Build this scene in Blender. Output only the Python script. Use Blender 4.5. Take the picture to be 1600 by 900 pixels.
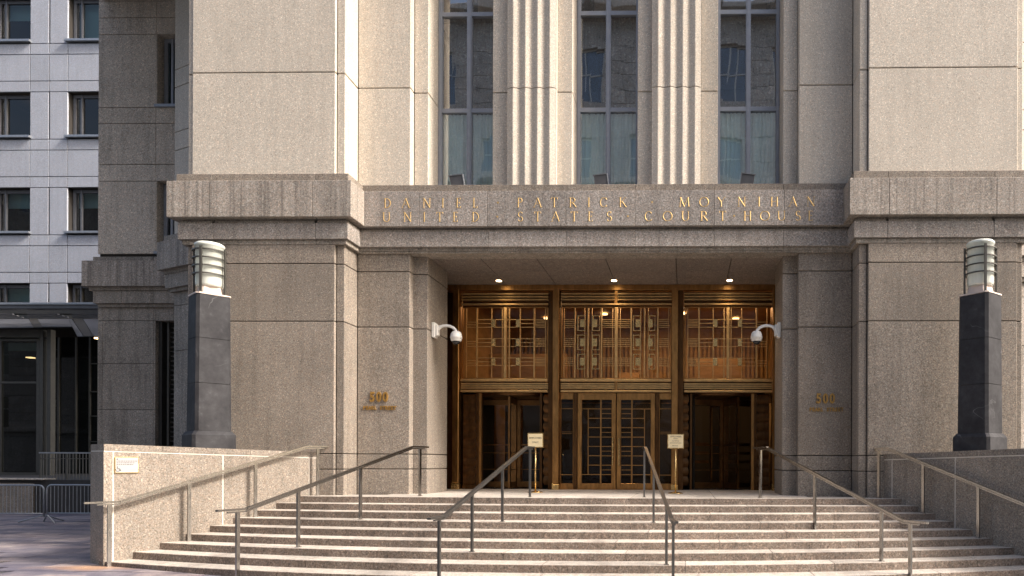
import bpy, math, random
from mathutils import Vector, Matrix
random.seed(7)
for o in list(bpy.data.objects): bpy.data.objects.remove(o)
scn = bpy.context.scene
COL = scn.collection

# ------------------------------------------------------------------ camera
EYE = 1.57; YAW = 0.0198; ROLL = 0.0035; F = 1100.0; PX, PY = 1050.0, 720.0
cs, sn = math.cos(YAW), math.sin(YAW); cr, sr = math.cos(ROLL), math.sin(ROLL)
R_ = Vector((cr*cs, cr*sn, sr)); U_ = Vector((-sr*cs, -sr*sn, cr)); F_ = Vector((-sn, cs, 0))
cam_d = bpy.data.cameras.new('camera'); cam = bpy.data.objects.new('camera', cam_d); COL.objects.link(cam)
cam.matrix_world = Matrix(((R_.x, U_.x, -F_.x, 0), (R_.y, U_.y, -F_.y, 0), (R_.z, U_.z, -F_.z, EYE), (0, 0, 0, 1)))
cam_d.sensor_width = 36; cam_d.lens = 36*F/1600
cam_d.shift_x = -(PX-800)/1600; cam_d.shift_y = (PY-450)/1600
cam_d.clip_end = 500; cam_d.clip_start = 0.1
scn.camera = cam

def W(px, py, Y):                       # survey helper: where a sight line meets a facade plane
    d = R_*((px-PX)/F) - U_*((py-PY)/F) + F_
    t = Y/d.y
    return Vector((d.x*t, Y, EYE+d.z*t))
def WZ(px, py, z):                      # where a sight line meets a level plane
    d = R_*((px-PX)/F) - U_*((py-PY)/F) + F_
    t = (z-EYE)/d.z
    return Vector((d.x*t, d.y*t, z))

# ------------------------------------------------------------------ world, sun, exposure
SUN_AZ = math.radians(12); SUN_EL = math.radians(39)
sdir = Vector((math.cos(SUN_EL)*math.cos(SUN_AZ), -math.cos(SUN_EL)*math.sin(SUN_AZ), math.sin(SUN_EL)))
world = bpy.data.worlds.new('World'); scn.world = world; world.use_nodes = True
wn = world.node_tree; wn.nodes.clear()
sky = wn.nodes.new('ShaderNodeTexSky'); sky.sky_type = 'NISHITA'; sky.sun_disc = False
sky.sun_elevation = SUN_EL; sky.sun_rotation = math.atan2(sdir.x, sdir.y)
sky.air_density = 1.0; sky.dust_density = 6; sky.ozone_density = .6
bg = wn.nodes.new('ShaderNodeBackground'); bg.inputs[1].default_value = 0.15
wo = wn.nodes.new('ShaderNodeOutputWorld')
wn.links.new(sky.outputs[0], bg.inputs[0]); wn.links.new(bg.outputs[0], wo.inputs[0])
sl = bpy.data.lights.new('sun', 'SUN'); sl.energy = 2.7; sl.angle = math.radians(9); sl.color = (1.0, 0.925, 0.845)
so = bpy.data.objects.new('sun', sl); COL.objects.link(so)
so.rotation_euler = sdir.to_track_quat('Z', 'Y').to_euler()
scn.view_settings.view_transform = 'Standard'; scn.view_settings.look = 'None'
scn.view_settings.gamma = 1; scn.view_settings.exposure = 1.06
scn.render.engine = 'CYCLES'
scn.cycles.max_bounces = 7; scn.cycles.transparent_max_bounces = 12
scn.cycles.sample_clamp_indirect = 4

# ------------------------------------------------------------------ materials
MATS = {}
def newmat(name):
    m = bpy.data.materials.new(name); m.use_nodes = True; MATS[name] = m
    nt = m.node_tree; b = nt.nodes['Principled BSDF']
    return m, nt, b
def N(nt, t, **kw):
    n = nt.nodes.new(t)
    for k, v in kw.items(): setattr(n, k, v)
    return n
def ramp(nt, stops):
    r = N(nt, 'ShaderNodeValToRGB'); e = r.color_ramp.elements
    while len(e) < len(stops): e.new(0.5)
    for i, (p, c) in enumerate(stops):
        e[i].position = p; e[i].color = (c[0], c[1], c[2], 1) if not isinstance(c, (int, float)) else (c, c, c, 1)
    return r
def mixc(nt, mode, fac, a, b):
    m = N(nt, 'ShaderNodeMix', data_type='RGBA', blend_type=mode)
    if isinstance(fac, (int, float)): m.inputs[0].default_value = fac
    else: nt.links.new(fac, m.inputs[0])
    for s, v in ((6, a), (7, b)):
        if isinstance(v, tuple): m.inputs[s].default_value = (*v, 1)
        else: nt.links.new(v, m.inputs[s])
    return m.outputs[2]
def sc(c, k): return tuple(min(1, x*k) for x in c)

def granite(name, base, dark=.45, light=1.7, scale=48, rough=.75, spec=.3, vary=.09, stain=.16, streak=0.0, bump=.35, vf=.55):
    m, nt, b = newmat(name); L = nt.links.new
    geo = N(nt, 'ShaderNodeNewGeometry'); oi = N(nt, 'ShaderNodeObjectInfo')
    add = N(nt, 'ShaderNodeVectorMath', operation='ADD')
    cmb = N(nt, 'ShaderNodeCombineXYZ'); mul = N(nt, 'ShaderNodeMath', operation='MULTIPLY'); mul.inputs[1].default_value = 13
    L(oi.outputs['Random'], mul.inputs[0])
    for i in range(3): L(mul.outputs[0], cmb.inputs[i])
    L(geo.outputs['Position'], add.inputs[0]); L(cmb.outputs[0], add.inputs[1])
    n1 = N(nt, 'ShaderNodeTexNoise'); n1.inputs['Scale'].default_value = scale; n1.inputs['Detail'].default_value = 2.5; n1.inputs['Roughness'].default_value = .75
    L(add.outputs[0], n1.inputs['Vector'])
    r1 = ramp(nt, [(.34, sc(base, dark)), (.44, sc(base, .86)), (.56, sc(base, 1.1)), (.68, sc(base, light))])
    L(n1.outputs[0], r1.inputs[0])
    vo = N(nt, 'ShaderNodeTexVoronoi'); vo.inputs['Scale'].default_value = scale*.9
    L(add.outputs[0], vo.inputs['Vector'])
    sep = N(nt, 'ShaderNodeSeparateColor'); L(vo.outputs['Color'], sep.inputs[0])
    r2 = ramp(nt, [(.0, .42), (.1, .9), (.14, 1.0), (.86, 1.0), (.93, 1.5), (1.0, 1.75)]); r2.color_ramp.interpolation = 'LINEAR'
    L(sep.outputs[0], r2.inputs[0])
    c = mixc(nt, 'MULTIPLY', vf, r1.outputs[0], r2.outputs[0])
    # warm/cool mineral tint
    r3 = ramp(nt, [(.0, (.93, 1.0, 1.06)), (.5, (1, 1, 1)), (1, (1.1, .97, .9))]); L(sep.outputs[1], r3.inputs[0])
    c = mixc(nt, 'MULTIPLY', .6, c, r3.outputs[0])
    # broad weathering
    n2 = N(nt, 'ShaderNodeTexNoise'); n2.inputs['Scale'].default_value = 1.1; n2.inputs['Detail'].default_value = 5; n2.inputs['Roughness'].default_value = .62
    L(geo.outputs['Position'], n2.inputs['Vector'])
    r4 = ramp(nt, [(.3, 1-stain), (.52, 1.0), (.75, 1+stain*.5)]); L(n2.outputs[0], r4.inputs[0])
    c = mixc(nt, 'MULTIPLY', 1, c, r4.outputs[0])
    # rain streaks
    mp = N(nt, 'ShaderNodeMapping'); mp.inputs['Scale'].default_value = (5, 5, .35); L(geo.outputs['Position'], mp.inputs[0])
    n3 = N(nt, 'ShaderNodeTexNoise'); n3.inputs['Scale'].default_value = 1.6; n3.inputs['Detail'].default_value = 4; L(mp.outputs[0], n3.inputs['Vector'])
    r5 = ramp(nt, [(.34, 1-stain*.9), (.5, 1.0), (.8, 1.04)]); L(n3.outputs[0], r5.inputs[0])
    c = mixc(nt, 'MULTIPLY', 1, c, r5.outputs[0])
    hgt = n1.outputs[0]
    if streak > 0:
        mp2 = N(nt, 'ShaderNodeMapping'); mp2.inputs['Scale'].default_value = (13, 13, .12); L(add.outputs[0], mp2.inputs[0])
        n4 = N(nt, 'ShaderNodeTexNoise'); n4.inputs['Scale'].default_value = 1.35; n4.inputs['Detail'].default_value = 3; L(mp2.outputs[0], n4.inputs['Vector'])
        r6 = ramp(nt, [(.36, 1-streak), (.47, 1.0), (.55, 1.0), (.68, 1+streak*.6)]); L(n4.outputs[0], r6.inputs[0])
        c = mixc(nt, 'MULTIPLY', 1, c, r6.outputs[0])
    # each stone a little different
    mr = N(nt, 'ShaderNodeMapRange'); mr.inputs[3].default_value = 1-vary; mr.inputs[4].default_value = 1+vary; L(oi.outputs['Random'], mr.inputs[0])
    cc = N(nt, 'ShaderNodeCombineColor')
    for i in range(3): L(mr.outputs[0], cc.inputs[i])
    c = mixc(nt, 'MULTIPLY', 1, c, cc.outputs[0])
    L(c, b.inputs['Base Color']); b.inputs['Roughness'].default_value = rough; b.inputs['Specular IOR Level'].default_value = spec
    bp = N(nt, 'ShaderNodeBump'); bp.inputs['Strength'].default_value = bump; bp.inputs['Distance'].default_value = .006
    L(hgt, bp.inputs['Height']); L(bp.outputs[0], b.inputs['Normal'])
    return m
def plain(name, col, rough=.5, metal=0, spec=.5, noise=0.0, nscale=8, emis=None, est=1, bump=0, stretch=None):
    m, nt, b = newmat(name); L = nt.links.new
    b.inputs['Roughness'].default_value = rough; b.inputs['Metallic'].default_value = metal; b.inputs['Specular IOR Level'].default_value = spec
    if noise > 0:
        geo = N(nt, 'ShaderNodeNewGeometry'); n = N(nt, 'ShaderNodeTexNoise'); n.inputs['Scale'].default_value = nscale; n.inputs['Detail'].default_value = 5; n.inputs['Roughness'].default_value = .65
        v = geo.outputs['Position']
        if stretch:
            mp = N(nt, 'ShaderNodeMapping'); mp.inputs['Scale'].default_value = stretch; L(v, mp.inputs[0]); v = mp.outputs[0]
        L(v, n.inputs['Vector'])
        r = ramp(nt, [(.3, sc(col, 1-noise)), (.7, sc(col, 1+noise))]); L(n.outputs[0], r.inputs[0]); L(r.outputs[0], b.inputs['Base Color'])
        rr = N(nt, 'ShaderNodeMapRange'); rr.inputs[3].default_value = max(.02, rough-.12); rr.inputs[4].default_value = min(1, rough+.15); L(n.outputs[0], rr.inputs[0]); L(rr.outputs[0], b.inputs['Roughness'])
        if bump:
            bp = N(nt, 'ShaderNodeBump'); bp.inputs['Strength'].default_value = bump; bp.inputs['Distance'].default_value = .01; L(n.outputs[0], bp.inputs['Height']); L(bp.outputs[0], b.inputs['Normal'])
    else: b.inputs['Base Color'].default_value = (*col, 1)
    if emis: b.inputs['Emission Color'].default_value = (*emis, 1); b.inputs['Emission Strength'].default_value = est
    return m
def glassmat(name, tint, refl=.12, rough=.0, wavy=0.0, ws=1.2, rtint=(1, 1, 1), ior=1.5):
    m, nt, b = newmat(name); L = nt.links.new; nt.nodes.remove(b)
    out = nt.nodes['Material Output']
    tr = N(nt, 'ShaderNodeBsdfTransparent'); tr.inputs[0].default_value = (*tint, 1)
    gl = N(nt, 'ShaderNodeBsdfGlossy'); gl.inputs['Roughness'].default_value = rough; gl.inputs['Color'].default_value = (*rtint, 1)
    fr = N(nt, 'ShaderNodeFresnel'); fr.inputs[0].default_value = ior
    ad = N(nt, 'ShaderNodeMath', operation='ADD', use_clamp=True); ad.inputs[1].default_value = refl; L(fr.outputs[0], ad.inputs[0])
    mx = N(nt, 'ShaderNodeMixShader'); L(ad.outputs[0], mx.inputs[0]); L(tr.outputs[0], mx.inputs[1]); L(gl.outputs[0], mx.inputs[2]); L(mx.outputs[0], out.inputs[0])
    if wavy:
        geo = N(nt, 'ShaderNodeNewGeometry'); n = N(nt, 'ShaderNodeTexNoise'); n.inputs['Scale'].default_value = ws; n.inputs['Detail'].default_value = 1
        L(geo.outputs['Position'], n.inputs['Vector'])
        bp = N(nt, 'ShaderNodeBump'); bp.inputs['Strength'].default_value = wavy; bp.inputs['Distance'].default_value = .05; L(n.outputs[0], bp.inputs['Height'])
        L(bp.outputs[0], gl.inputs['Normal'])
    return m

G_UP = granite('granite_smooth_tan', (.54, .49, .42), dark=.74, light=1.2, scale=75, vary=.045, stain=.07, bump=.2)
G_LOW = granite('granite_coarse_brown', (.238, .206, .173), dark=.48, light=1.55, scale=56, vary=.13, stain=.14)
G_FRZ = granite('granite_tooled', (.32, .285, .25), dark=.55, light=1.5, scale=48, vary=.04, streak=.3)
G_INS = granite('granite_grey_pink', (.29, .263, .24), dark=.48, light=1.6, scale=46, vary=.1, streak=.08)
G_DK = granite('granite_weathered_dark', (.285, .255, .22), dark=.5, light=1.5, scale=44, vary=.08, stain=.25)
G_TREAD = granite('granite_tread_pale', (.47, .43, .38), dark=.75, light=1.15, scale=60, vary=.12, stain=.2, bump=.2)  # step tops, paler and finer-grained than the step fronts
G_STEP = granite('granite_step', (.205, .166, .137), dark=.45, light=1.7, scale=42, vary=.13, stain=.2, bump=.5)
G_WING = granite('granite_wing_grey', (.52, .46, .39), dark=.6, light=1.45, scale=44, vary=.06, stain=.16)
G_BLUE = granite('granite_pale_blue_grey', (.38, .405, .46), dark=.82, light=1.2, scale=50, vary=.04, stain=.06, bump=.1, vf=.25)
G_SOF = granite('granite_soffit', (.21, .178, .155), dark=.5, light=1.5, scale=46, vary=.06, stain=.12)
G_SLATE = None
MORTAR = plain('mortar_light', (.62, .58, .52), .9, noise=.1)
JOINT = plain('joint_dark_sealant', (.035, .03, .026), .9)  # dark joint filler colour
BODY = plain('wall_core', (.045, .04, .035), .95)
STEEL = plain('brushed_steel', (.36, .345, .33), .2, metal=1, noise=.12, nscale=14, stretch=(6, 6, 1))
ALU = plain('aluminium_frame', (.30, .32, .36), .42, metal=.35, noise=.08)
GALV = plain('galvanised_steel', (.36, .38, .41), .45, metal=.75, noise=.15, nscale=20)
WFR = plain('grey_window_frame', (.13, .135, .15), .45, metal=.3, noise=.1)
BLACKM = plain('black_painted_metal', (.035, .033, .03), .45, noise=.2)
DARKF = plain('dark_anodised_frame', (.075, .072, .065), .45, metal=.3, noise=.15)
CANM = plain('grey_canopy_metal', (.12, .123, .135), .42, metal=.4, noise=.2, nscale=3)
GRIL = plain('bronze_grille', (.66, .43, .19), .38, metal=.8, noise=.2, nscale=7)
BRONZE = plain('bronze', (.44, .235, .085), .33, metal=1, noise=.28, nscale=5, stretch=(3, 3, .8), bump=.08)
BRONZD = plain('bronze_dark', (.11, .055, .022), .38, metal=.9, noise=.35, nscale=4, stretch=(3, 3, .8), bump=.08)
BRONZD2 = plain('bronze_door_wing', (.22, .115, .045), .36, metal=1, noise=.3, nscale=6)
BRASS = plain('polished_brass', (.78, .55, .24), .24, metal=1, noise=.12, nscale=9)
GOLDL = plain('gilded_letter', (.64, .43, .17), .45, metal=.5, noise=.2, nscale=30)
BRLET = plain('bronze_letter', (.33, .19, .05), .42, metal=.35, noise=.3, nscale=40)
WHITEP = plain('white_plastic', (.72, .71, .68), .4, noise=.05, nscale=30)
SMOKE = plain('smoked_dome', (.015, .015, .018), .08)
CREAM = plain('sign_face_cream', (.78, .66, .42), .4, noise=.06, nscale=12)
PLAQ = plain('plaque_face', (.34, .34, .35), .4, noise=.08, nscale=10)
INK = plain('dark_ink', (.06, .05, .035), .6)
CURT = plain('curtain_sheer', (.76, .93, .95), .9, noise=.1, nscale=3, stretch=(2, 2, .3))
DARKROOM = plain('dark_room', (.03, .027, .025), .9)
OFFICE = plain('office_wall', (.35, .30, .24), .9)
SHADE = plain('roller_shade_and_reflection', (.62, .85, .85), .9)  # window shades, and the painted reflection strip in the shopfront
LOBBY = plain('lobby_travertine', (.46, .30, .15), .6, noise=.3, nscale=1.6, stretch=(1, 1, 3))
LOBFLOOR = plain('lobby_floor', (.10, .07, .05), .25)
RAILD = plain('dark_steel_rail', (.15, .145, .14), .38, metal=.9, noise=.15, nscale=14)
LAMP = plain('lit_lamp', (1, .9, .7), .5, emis=(1.0, .80, .50), est=6)
LAMPL = plain('lit_lobby_lamp', (1, .9, .7), .5, emis=(1.0, .72, .38), est=2.2)
LAMPO = plain('lit_office_lamp', (1, .8, .5), .5, emis=(1.0, .66, .30), est=3.2)
OPP = granite('opposite_limestone', (.60, .57, .53), dark=.8, light=1.15, scale=9, vary=.08, stain=.2, bump=.2)
FROST = plain('frosted_glass_lantern', (.82, .86, .80), .22, spec=.7, noise=.08, nscale=10, stretch=(1, 1, .2))
FROST.node_tree.nodes['Principled BSDF'].inputs['Transmission Weight'].default_value = .25
LAMPBASE = plain('lamp_base_stone', (.62, .52, .46), .6, noise=.08)
GL_UP = glassmat('window_glass', (.93, .98, .99), .24, wavy=.06, ws=.9)
GL_B = glassmat('office_glass', (.5, .56, .56), .0, wavy=.05)
GL_DK = glassmat('entrance_glass', (.80, .70, .56), .0, wavy=.08, ws=2, ior=1.38)
GL_ST = glassmat('storefront_glass', (.2, .22, .22), .0, ior=1.35)

# slate pillar stone with pale veins
def slate():
    m, nt, b = newmat('dark_slate'); L = nt.links.new
    geo = N(nt, 'ShaderNodeNewGeometry'); oi = N(nt, 'ShaderNodeObjectInfo')
    n = N(nt, 'ShaderNodeTexNoise'); n.inputs['Scale'].default_value = 3; n.inputs['Detail'].default_value = 6; L(geo.outputs['Position'], n.inputs['Vector'])
    r = ramp(nt, [(.3, (.032, .032, .036)), (.7, (.058, .058, .063))]); L(n.outputs[0], r.inputs[0])
    v = N(nt, 'ShaderNodeTexNoise'); v.inputs['Scale'].default_value = .9; v.inputs['Detail'].default_value = 4; v.inputs['Distortion'].default_value = .3; L(geo.outputs['Position'], v.inputs['Vector'])
    r2 = ramp(nt, [(.497, 0), (.502, .8), (.507, 0)]); L(v.outputs[0], r2.inputs[0])
    n5 = N(nt, 'ShaderNodeTexNoise'); n5.inputs['Scale'].default_value = 1.1; L(geo.outputs['Position'], n5.inputs['Vector'])
    r5 = ramp(nt, [(.5, 0), (.62, .6)]); L(n5.outputs[0], r5.inputs[0])
    f = N(nt, 'ShaderNodeMath', operation='MULTIPLY'); L(r2.outputs[0], f.inputs[0]); L(r5.outputs[0], f.inputs[1])
    c = mixc(nt, 'MIX', f.outputs[0], r.outputs[0], (.34, .34, .35))
    n6 = N(nt, 'ShaderNodeTexNoise'); n6.inputs['Scale'].default_value = 9; n6.inputs['Detail'].default_value = 8; n6.inputs['Roughness'].default_value = .7; L(geo.outputs['Position'], n6.inputs['Vector'])
    r6 = ramp(nt, [(.35, .8), (.6, 1.05), (.72, 1.5)]); L(n6.outputs[0], r6.inputs[0])
    c = mixc(nt, 'MULTIPLY', 1, c, r6.outputs[0])
    L(c, b.inputs['Base Color']); b.inputs['Roughness'].default_value = .68; b.inputs['Specular IOR Level'].default_value = .12
    return m
G_SLATE = slate()
# paving with long grey-violet streaks and an iron stain
def paving():
    m, nt, b = newmat('plaza_paver'); L = nt.links.new
    geo = N(nt, 'ShaderNodeNewGeometry'); oi = N(nt, 'ShaderNodeObjectInfo')
    n = N(nt, 'ShaderNodeTexNoise'); n.inputs['Scale'].default_value = 2.2; n.inputs['Detail'].default_value = 6; n.inputs['Roughness'].default_value = .7; L(geo.outputs['Position'], n.inputs['Vector'])
    r = ramp(nt, [(.32, (.125, .115, .14)), (.5, (.20, .18, .195)), (.68, (.32, .285, .275))]); L(n.outputs[0], r.inputs[0])
    rr = ramp(nt, [(0, (.55, .57, .72)), (.5, (.95, .93, .96)), (1, (1.5, 1.36, 1.25))]); L(oi.outputs['Random'], rr.inputs[0])
    c = mixc(nt, 'MULTIPLY', .85, r.outputs[0], rr.outputs[0])
    # rust coloured run-off patch near the end of the cheek wall
    sub = N(nt, 'ShaderNodeVectorMath', operation='SUBTRACT'); L(geo.outputs['Position'], sub.inputs[0]); sub.inputs[1].default_value = (-8.6, 10.1, 0)
    mp = N(nt, 'ShaderNodeMapping'); mp.inputs['Scale'].default_value = (.55, 1.7, 0); L(sub.outputs[0], mp.inputs[0])
    ln = N(nt, 'ShaderNodeVectorMath', operation='LENGTH'); L(mp.outputs[0], ln.inputs[0])
    ns = N(nt, 'ShaderNodeTexNoise'); ns.inputs['Scale'].default_value = 1.3; ns.inputs['Detail'].default_value = 4; L(geo.outputs['Position'], ns.inputs['Vector'])
    ad = N(nt, 'ShaderNodeMath', operation='ADD'); L(ln.outputs['Value'], ad.inputs[0]); L(ns.outputs[0], ad.inputs[1])
    r3 = ramp(nt, [(.62, .75), (1.0, 0)]); L(ad.outputs[0], r3.inputs[0])
    c = mixc(nt, 'MIX', r3.outputs[0], c, (.42, .24, .13))
    n7 = N(nt, 'ShaderNodeTexNoise'); n7.inputs['Scale'].default_value = 60; L(geo.outputs['Position'], n7.inputs['Vector'])
    r7 = ramp(nt, [(.35, .8), (.65, 1.2)]); L(n7.outputs[0], r7.inputs[0])
    c = mixc(nt, 'MULTIPLY', .8, c, r7.outputs[0])
    L(c, b.inputs['Base Color']); b.inputs['Roughness'].default_value = .6
    return m
PAVE = paving()
ASPH = plain('asphalt', (.055, .055, .058), .85, noise=.3, nscale=6)

# ------------------------------------------------------------------ mesh builder
class MB:
    def __init__(s, M=None): s.v = []; s.f = []; s.mi = []; s.sm = []; s.M = M; s.cur = 0
    def V(s, p):
        p = Vector(p)
        if s.M is not None: p = s.M @ p
        s.v.append(p); return len(s.v)-1
    def face(s, idx, smooth=False): s.f.append(idx); s.mi.append(s.cur); s.sm.append(smooth)
    def box(s, x0, x1, y0, y1, z0, z1, c=0):
        if x1 < x0: x0, x1 = x1, x0
        if y1 < y0: y0, y1 = y1, y0
        if z1 < z0: z0, z1 = z1, z0
        if c <= 0 or min(x1-x0, y1-y0, z1-z0) < 2.2*c:
            i = [s.V((x, y, z)) for z in (z0, z1) for y in (y0, y1) for x in (x0, x1)]
            for f in ((0, 2, 3, 1), (4, 5, 7, 6), (0, 1, 5, 4), (2, 6, 7, 3), (0, 4, 6, 2), (1, 3, 7, 5)): s.face([i[k] for k in f])
            return
        P = {}
        xs, ys, zs = (x0, x1), (y0, y1), (z0, z1)
        for a in (0, 1):
            for b_ in (0, 1):
                for d in (0, 1):
                    X, Y, Z = xs[a], ys[b_], zs[d]
                    sx, sy, sz = (c, -c)[a], (c, -c)[b_], (c, -c)[d]
                    P[a, b_, d, 'x'] = s.V((X, Y+sy, Z+sz)); P[a, b_, d, 'y'] = s.V((X+sx, Y, Z+sz)); P[a, b_, d, 'z'] = s.V((X+sx, Y+sy, Z))
        q = ((0, 0), (1, 0), (1, 1), (0, 1))
        for a in (0, 1):
            fx = [P[a, i, j, 'x'] for i, j in q]; fy = [P[i, a, j, 'y'] for i, j in q]; fz = [P[i, j, a, 'z'] for i, j in q]
            s.face(fx if a else fx[::-1]); s.face(fy[::-1] if a else fy); s.face(fz if a else fz[::-1])
        def q4(l): s.face(l)
        for a in (0, 1):
            for b_ in (0, 1):
                w = 1 if (a == b_) else 0
                l = [P[a, b_, 0, 'x'], P[a, b_, 1, 'x'], P[a, b_, 1, 'y'], P[a, b_, 0, 'y']]; q4(l if not w else l[::-1])
                l = [P[a, 0, b_, 'x'], P[a, 1, b_, 'x'], P[a, 1, b_, 'z'], P[a, 0, b_, 'z']]; q4(l if w else l[::-1])
                l = [P[0, a, b_, 'y'], P[1, a, b_, 'y'], P[1, a, b_, 'z'], P[0, a, b_, 'z']]; q4(l if not w else l[::-1])
                for d in (0, 1):
                    l = [P[a, b_, d, 'x'], P[a, b_, d, 'y'], P[a, b_, d, 'z']]
                    s.face(l if (a+b_+d) % 2 == 1 else l[::-1])
    def prism(s, poly, z0, z1, smooth=False):
        n = len(poly)
        A = sum(poly[i][0]*poly[(i+1) % n][1]-poly[(i+1) % n][0]*poly[i][1] for i in range(n))
        if A < 0: poly = poly[::-1]
        lo = [s.V((p[0], p[1], z0 if len(p) < 3 else p[2])) for p in poly]; hi = [s.V((p[0], p[1], z1)) for p in poly]
        for i in range(n): s.face([lo[i], lo[(i+1) % n], hi[(i+1) % n], hi[i]], smooth)
        s.face(hi); s.face(lo[::-1])
    def slabxz(s, poly, y0, y1):              # polygon in x,z pushed along y
        n = len(poly)
        A = sum(poly[i][0]*poly[(i+1) % n][1]-poly[(i+1) % n][0]*poly[i][1] for i in range(n))
        if A < 0: poly = poly[::-1]
        fr = [s.V((p[0], y0, p[1])) for p in poly]; bk = [s.V((p[0], y1, p[1])) for p in poly]
        s.face(fr); s.face(bk[::-1])
        for i in range(n): s.face([fr[(i+1) % n], fr[i], bk[i], bk[(i+1) % n]])
    def tube(s, pts, r, n=8, caps=True):
        pts = [Vector(p) for p in pts]; rings = []; prev = None
        for i, p in enumerate(pts):
            t = (pts[min(i+1, len(pts)-1)]-pts[max(i-1, 0)]).normalized()
            if prev is None:
                a = Vector((0, 0, 1)) if abs(t.z) < .9 else Vector((1, 0, 0)); u = t.cross(a).normalized()
            else: u = (prev-t*prev.dot(t)).normalized()
            prev = u; w = t.cross(u)
            rr = r[i] if isinstance(r, (list, tuple)) else r
            rings.append([s.V(p+(u*math.cos(2*math.pi*k/n)+w*math.sin(2*math.pi*k/n))*rr) for k in range(n)])
        for A, B in zip(rings, rings[1:]):
            for k in range(n): s.face([A[k], A[(k+1) % n], B[(k+1) % n], B[k]], True)
        if caps: s.face(rings[0][::-1]); s.face(rings[-1])
    def bar(s, p, q, w, h, up=(0, 0, 1)):     # rectangular bar: w across, h along up
        p, q = Vector(p), Vector(q); t = (q-p).normalized(); up = Vector(up)
        sd = t.cross(up).normalized(); u = sd.cross(t).normalized()
        c = [(-.5, -.5), (.5, -.5), (.5, .5), (-.5, .5)]
        a = [s.V(p+sd*x*w+u*y*h) for x, y in c]; b = [s.V(q+sd*x*w+u*y*h) for x, y in c]
        for k in range(4): s.face([a[k], b[k], b[(k+1) % 4], a[(k+1) % 4]][::-1])
        s.face(a[::-1][::-1]); s.face(b[::-1])
    def lathe(s, prof, cx, cy, n=24, smooth=True):
        rings = [[s.V((cx+r*math.cos(2*math.pi*k/n), cy+r*math.sin(2*math.pi*k/n), z)) for k in range(n)] for r, z in prof]
        for A, B in zip(rings, rings[1:]):
            for k in range(n): s.face([A[k], A[(k+1) % n], B[(k+1) % n], B[k]], smooth)
        s.face(rings[0][::-1]); s.face(rings[-1])

def setp(o, label=None, cat=None, group=None, kind=None):
    if label: o['label'] = label
    if cat: o['category'] = cat
    if group: o['group'] = group
    if kind: o['kind'] = kind
    return o
def wloc(o):
    v = Vector((0, 0, 0))
    while o is not None: v = v+o.location; o = o.parent
    return v
def obj(name, mb, mat, parent=None, at=None):
    off = wloc(parent) if parent is not None else Vector((0, 0, 0))
    org = Vector(at) if at is not None else off
    me = bpy.data.meshes.new(name)
    me.from_pydata([tuple(v-org) for v in mb.v], [], mb.f)
    for m in (mat if isinstance(mat, (list, tuple)) else [mat]): me.materials.append(m)
    for p, mi, sm in zip(me.polygons, mb.mi, mb.sm): p.material_index = mi; p.use_smooth = sm
    me.update()
    o = bpy.data.objects.new(name, me); COL.objects.link(o)
    if parent is not None: o.parent = parent
    o.location = org-off
    return o
def thing(name, loc, label, cat, group=None):
    o = bpy.data.objects.new(name, None); COL.objects.link(o); o.location = loc; o.empty_display_size = .3
    return setp(o, label, cat, group)
def bxo(name, mat, parent, x0, x1, y0, y1, z0, z1, c=0):
    m = MB(); m.box(x0, x1, y0, y1, z0, z1, c); return obj(name, m, mat, parent)
def text_obj(name, s, mat, parent, size, depth, loc, rot=(math.pi/2, 0, 0), bold=0.0, sx=1.0):
    cu = bpy.data.curves.new(name, 'FONT'); cu.body = s; cu.size = size; cu.extrude = depth; cu.align_x = 'CENTER'; cu.align_y = 'CENTER'; cu.offset = bold; cu.resolution_u = 3
    t = bpy.data.objects.new('tmp', cu); COL.objects.link(t)
    dg = bpy.context.evaluated_depsgraph_get(); me = bpy.data.meshes.new_from_object(t.evaluated_get(dg))
    bpy.data.objects.remove(t); bpy.data.curves.remove(cu)
    M = Matrix.Translation(Vector(loc)-wloc(parent)) @ Matrix.Rotation(rot[2], 4, 'Z') @ Matrix.Rotation(rot[0], 4, 'X') @ Matrix.Diagonal((sx, 1, 1, 1))
    me.transform(M); me.materials.clear(); me.materials.append(mat)
    o = bpy.data.objects.new(name, me); COL.objects.link(o); o.parent = parent
    return o

XS = -1.61                                # axis of symmetry of the entrance
def bx(sg, a): return XS+sg*a
ZL = .905                                 # landing
ZT = 13.6                                 # top of what is built

# ------------------------------------------------------------------ ground
def gz(x, y=0): return -.02*(x+8.6)-.01 if x < 12 else -.422
m = MB()
g = [m.V(p) for p in ((-150, -150, gz(-30)), (12, -150, gz(11.9)), (12, 150, gz(11.9)), (-150, 150, gz(-30)), (150, -150, gz(13)), (150, 150, gz(13)))]
# tilted sheet: level left of the steps, falling gently to the right
m = MB(); xs_ = [-300, -30, 11.9, 300]; zz = [gz(-30)*0+.40, .40, gz(11.9), gz(11.9)]
xs_ = [-300, -14, -8, 11.9, 300]; zz = [-.012+.02*2.4*0, -.012, gz(-8.0), gz(11.9), gz(11.9)]
def gz(x, y=0):
    x = max(-300, min(300, x))
    for i in range(4):
        if x <= xs_[i+1]:
            t = (x-xs_[i])/(xs_[i+1]-xs_[i]); return zz[i]+(zz[i+1]-zz[i])*t
    return zz[-1]
rows = []
for Y in (-300, 300): rows.append([m.V((x, Y, z-.02)) for x, z in zip(xs_, zz)])
for i in range(4): m.face([rows[0][i], rows[0][i+1], rows[1][i+1], rows[1][i]])
ground = setp(obj('ground', m, ASPH), kind='structure')

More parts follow.
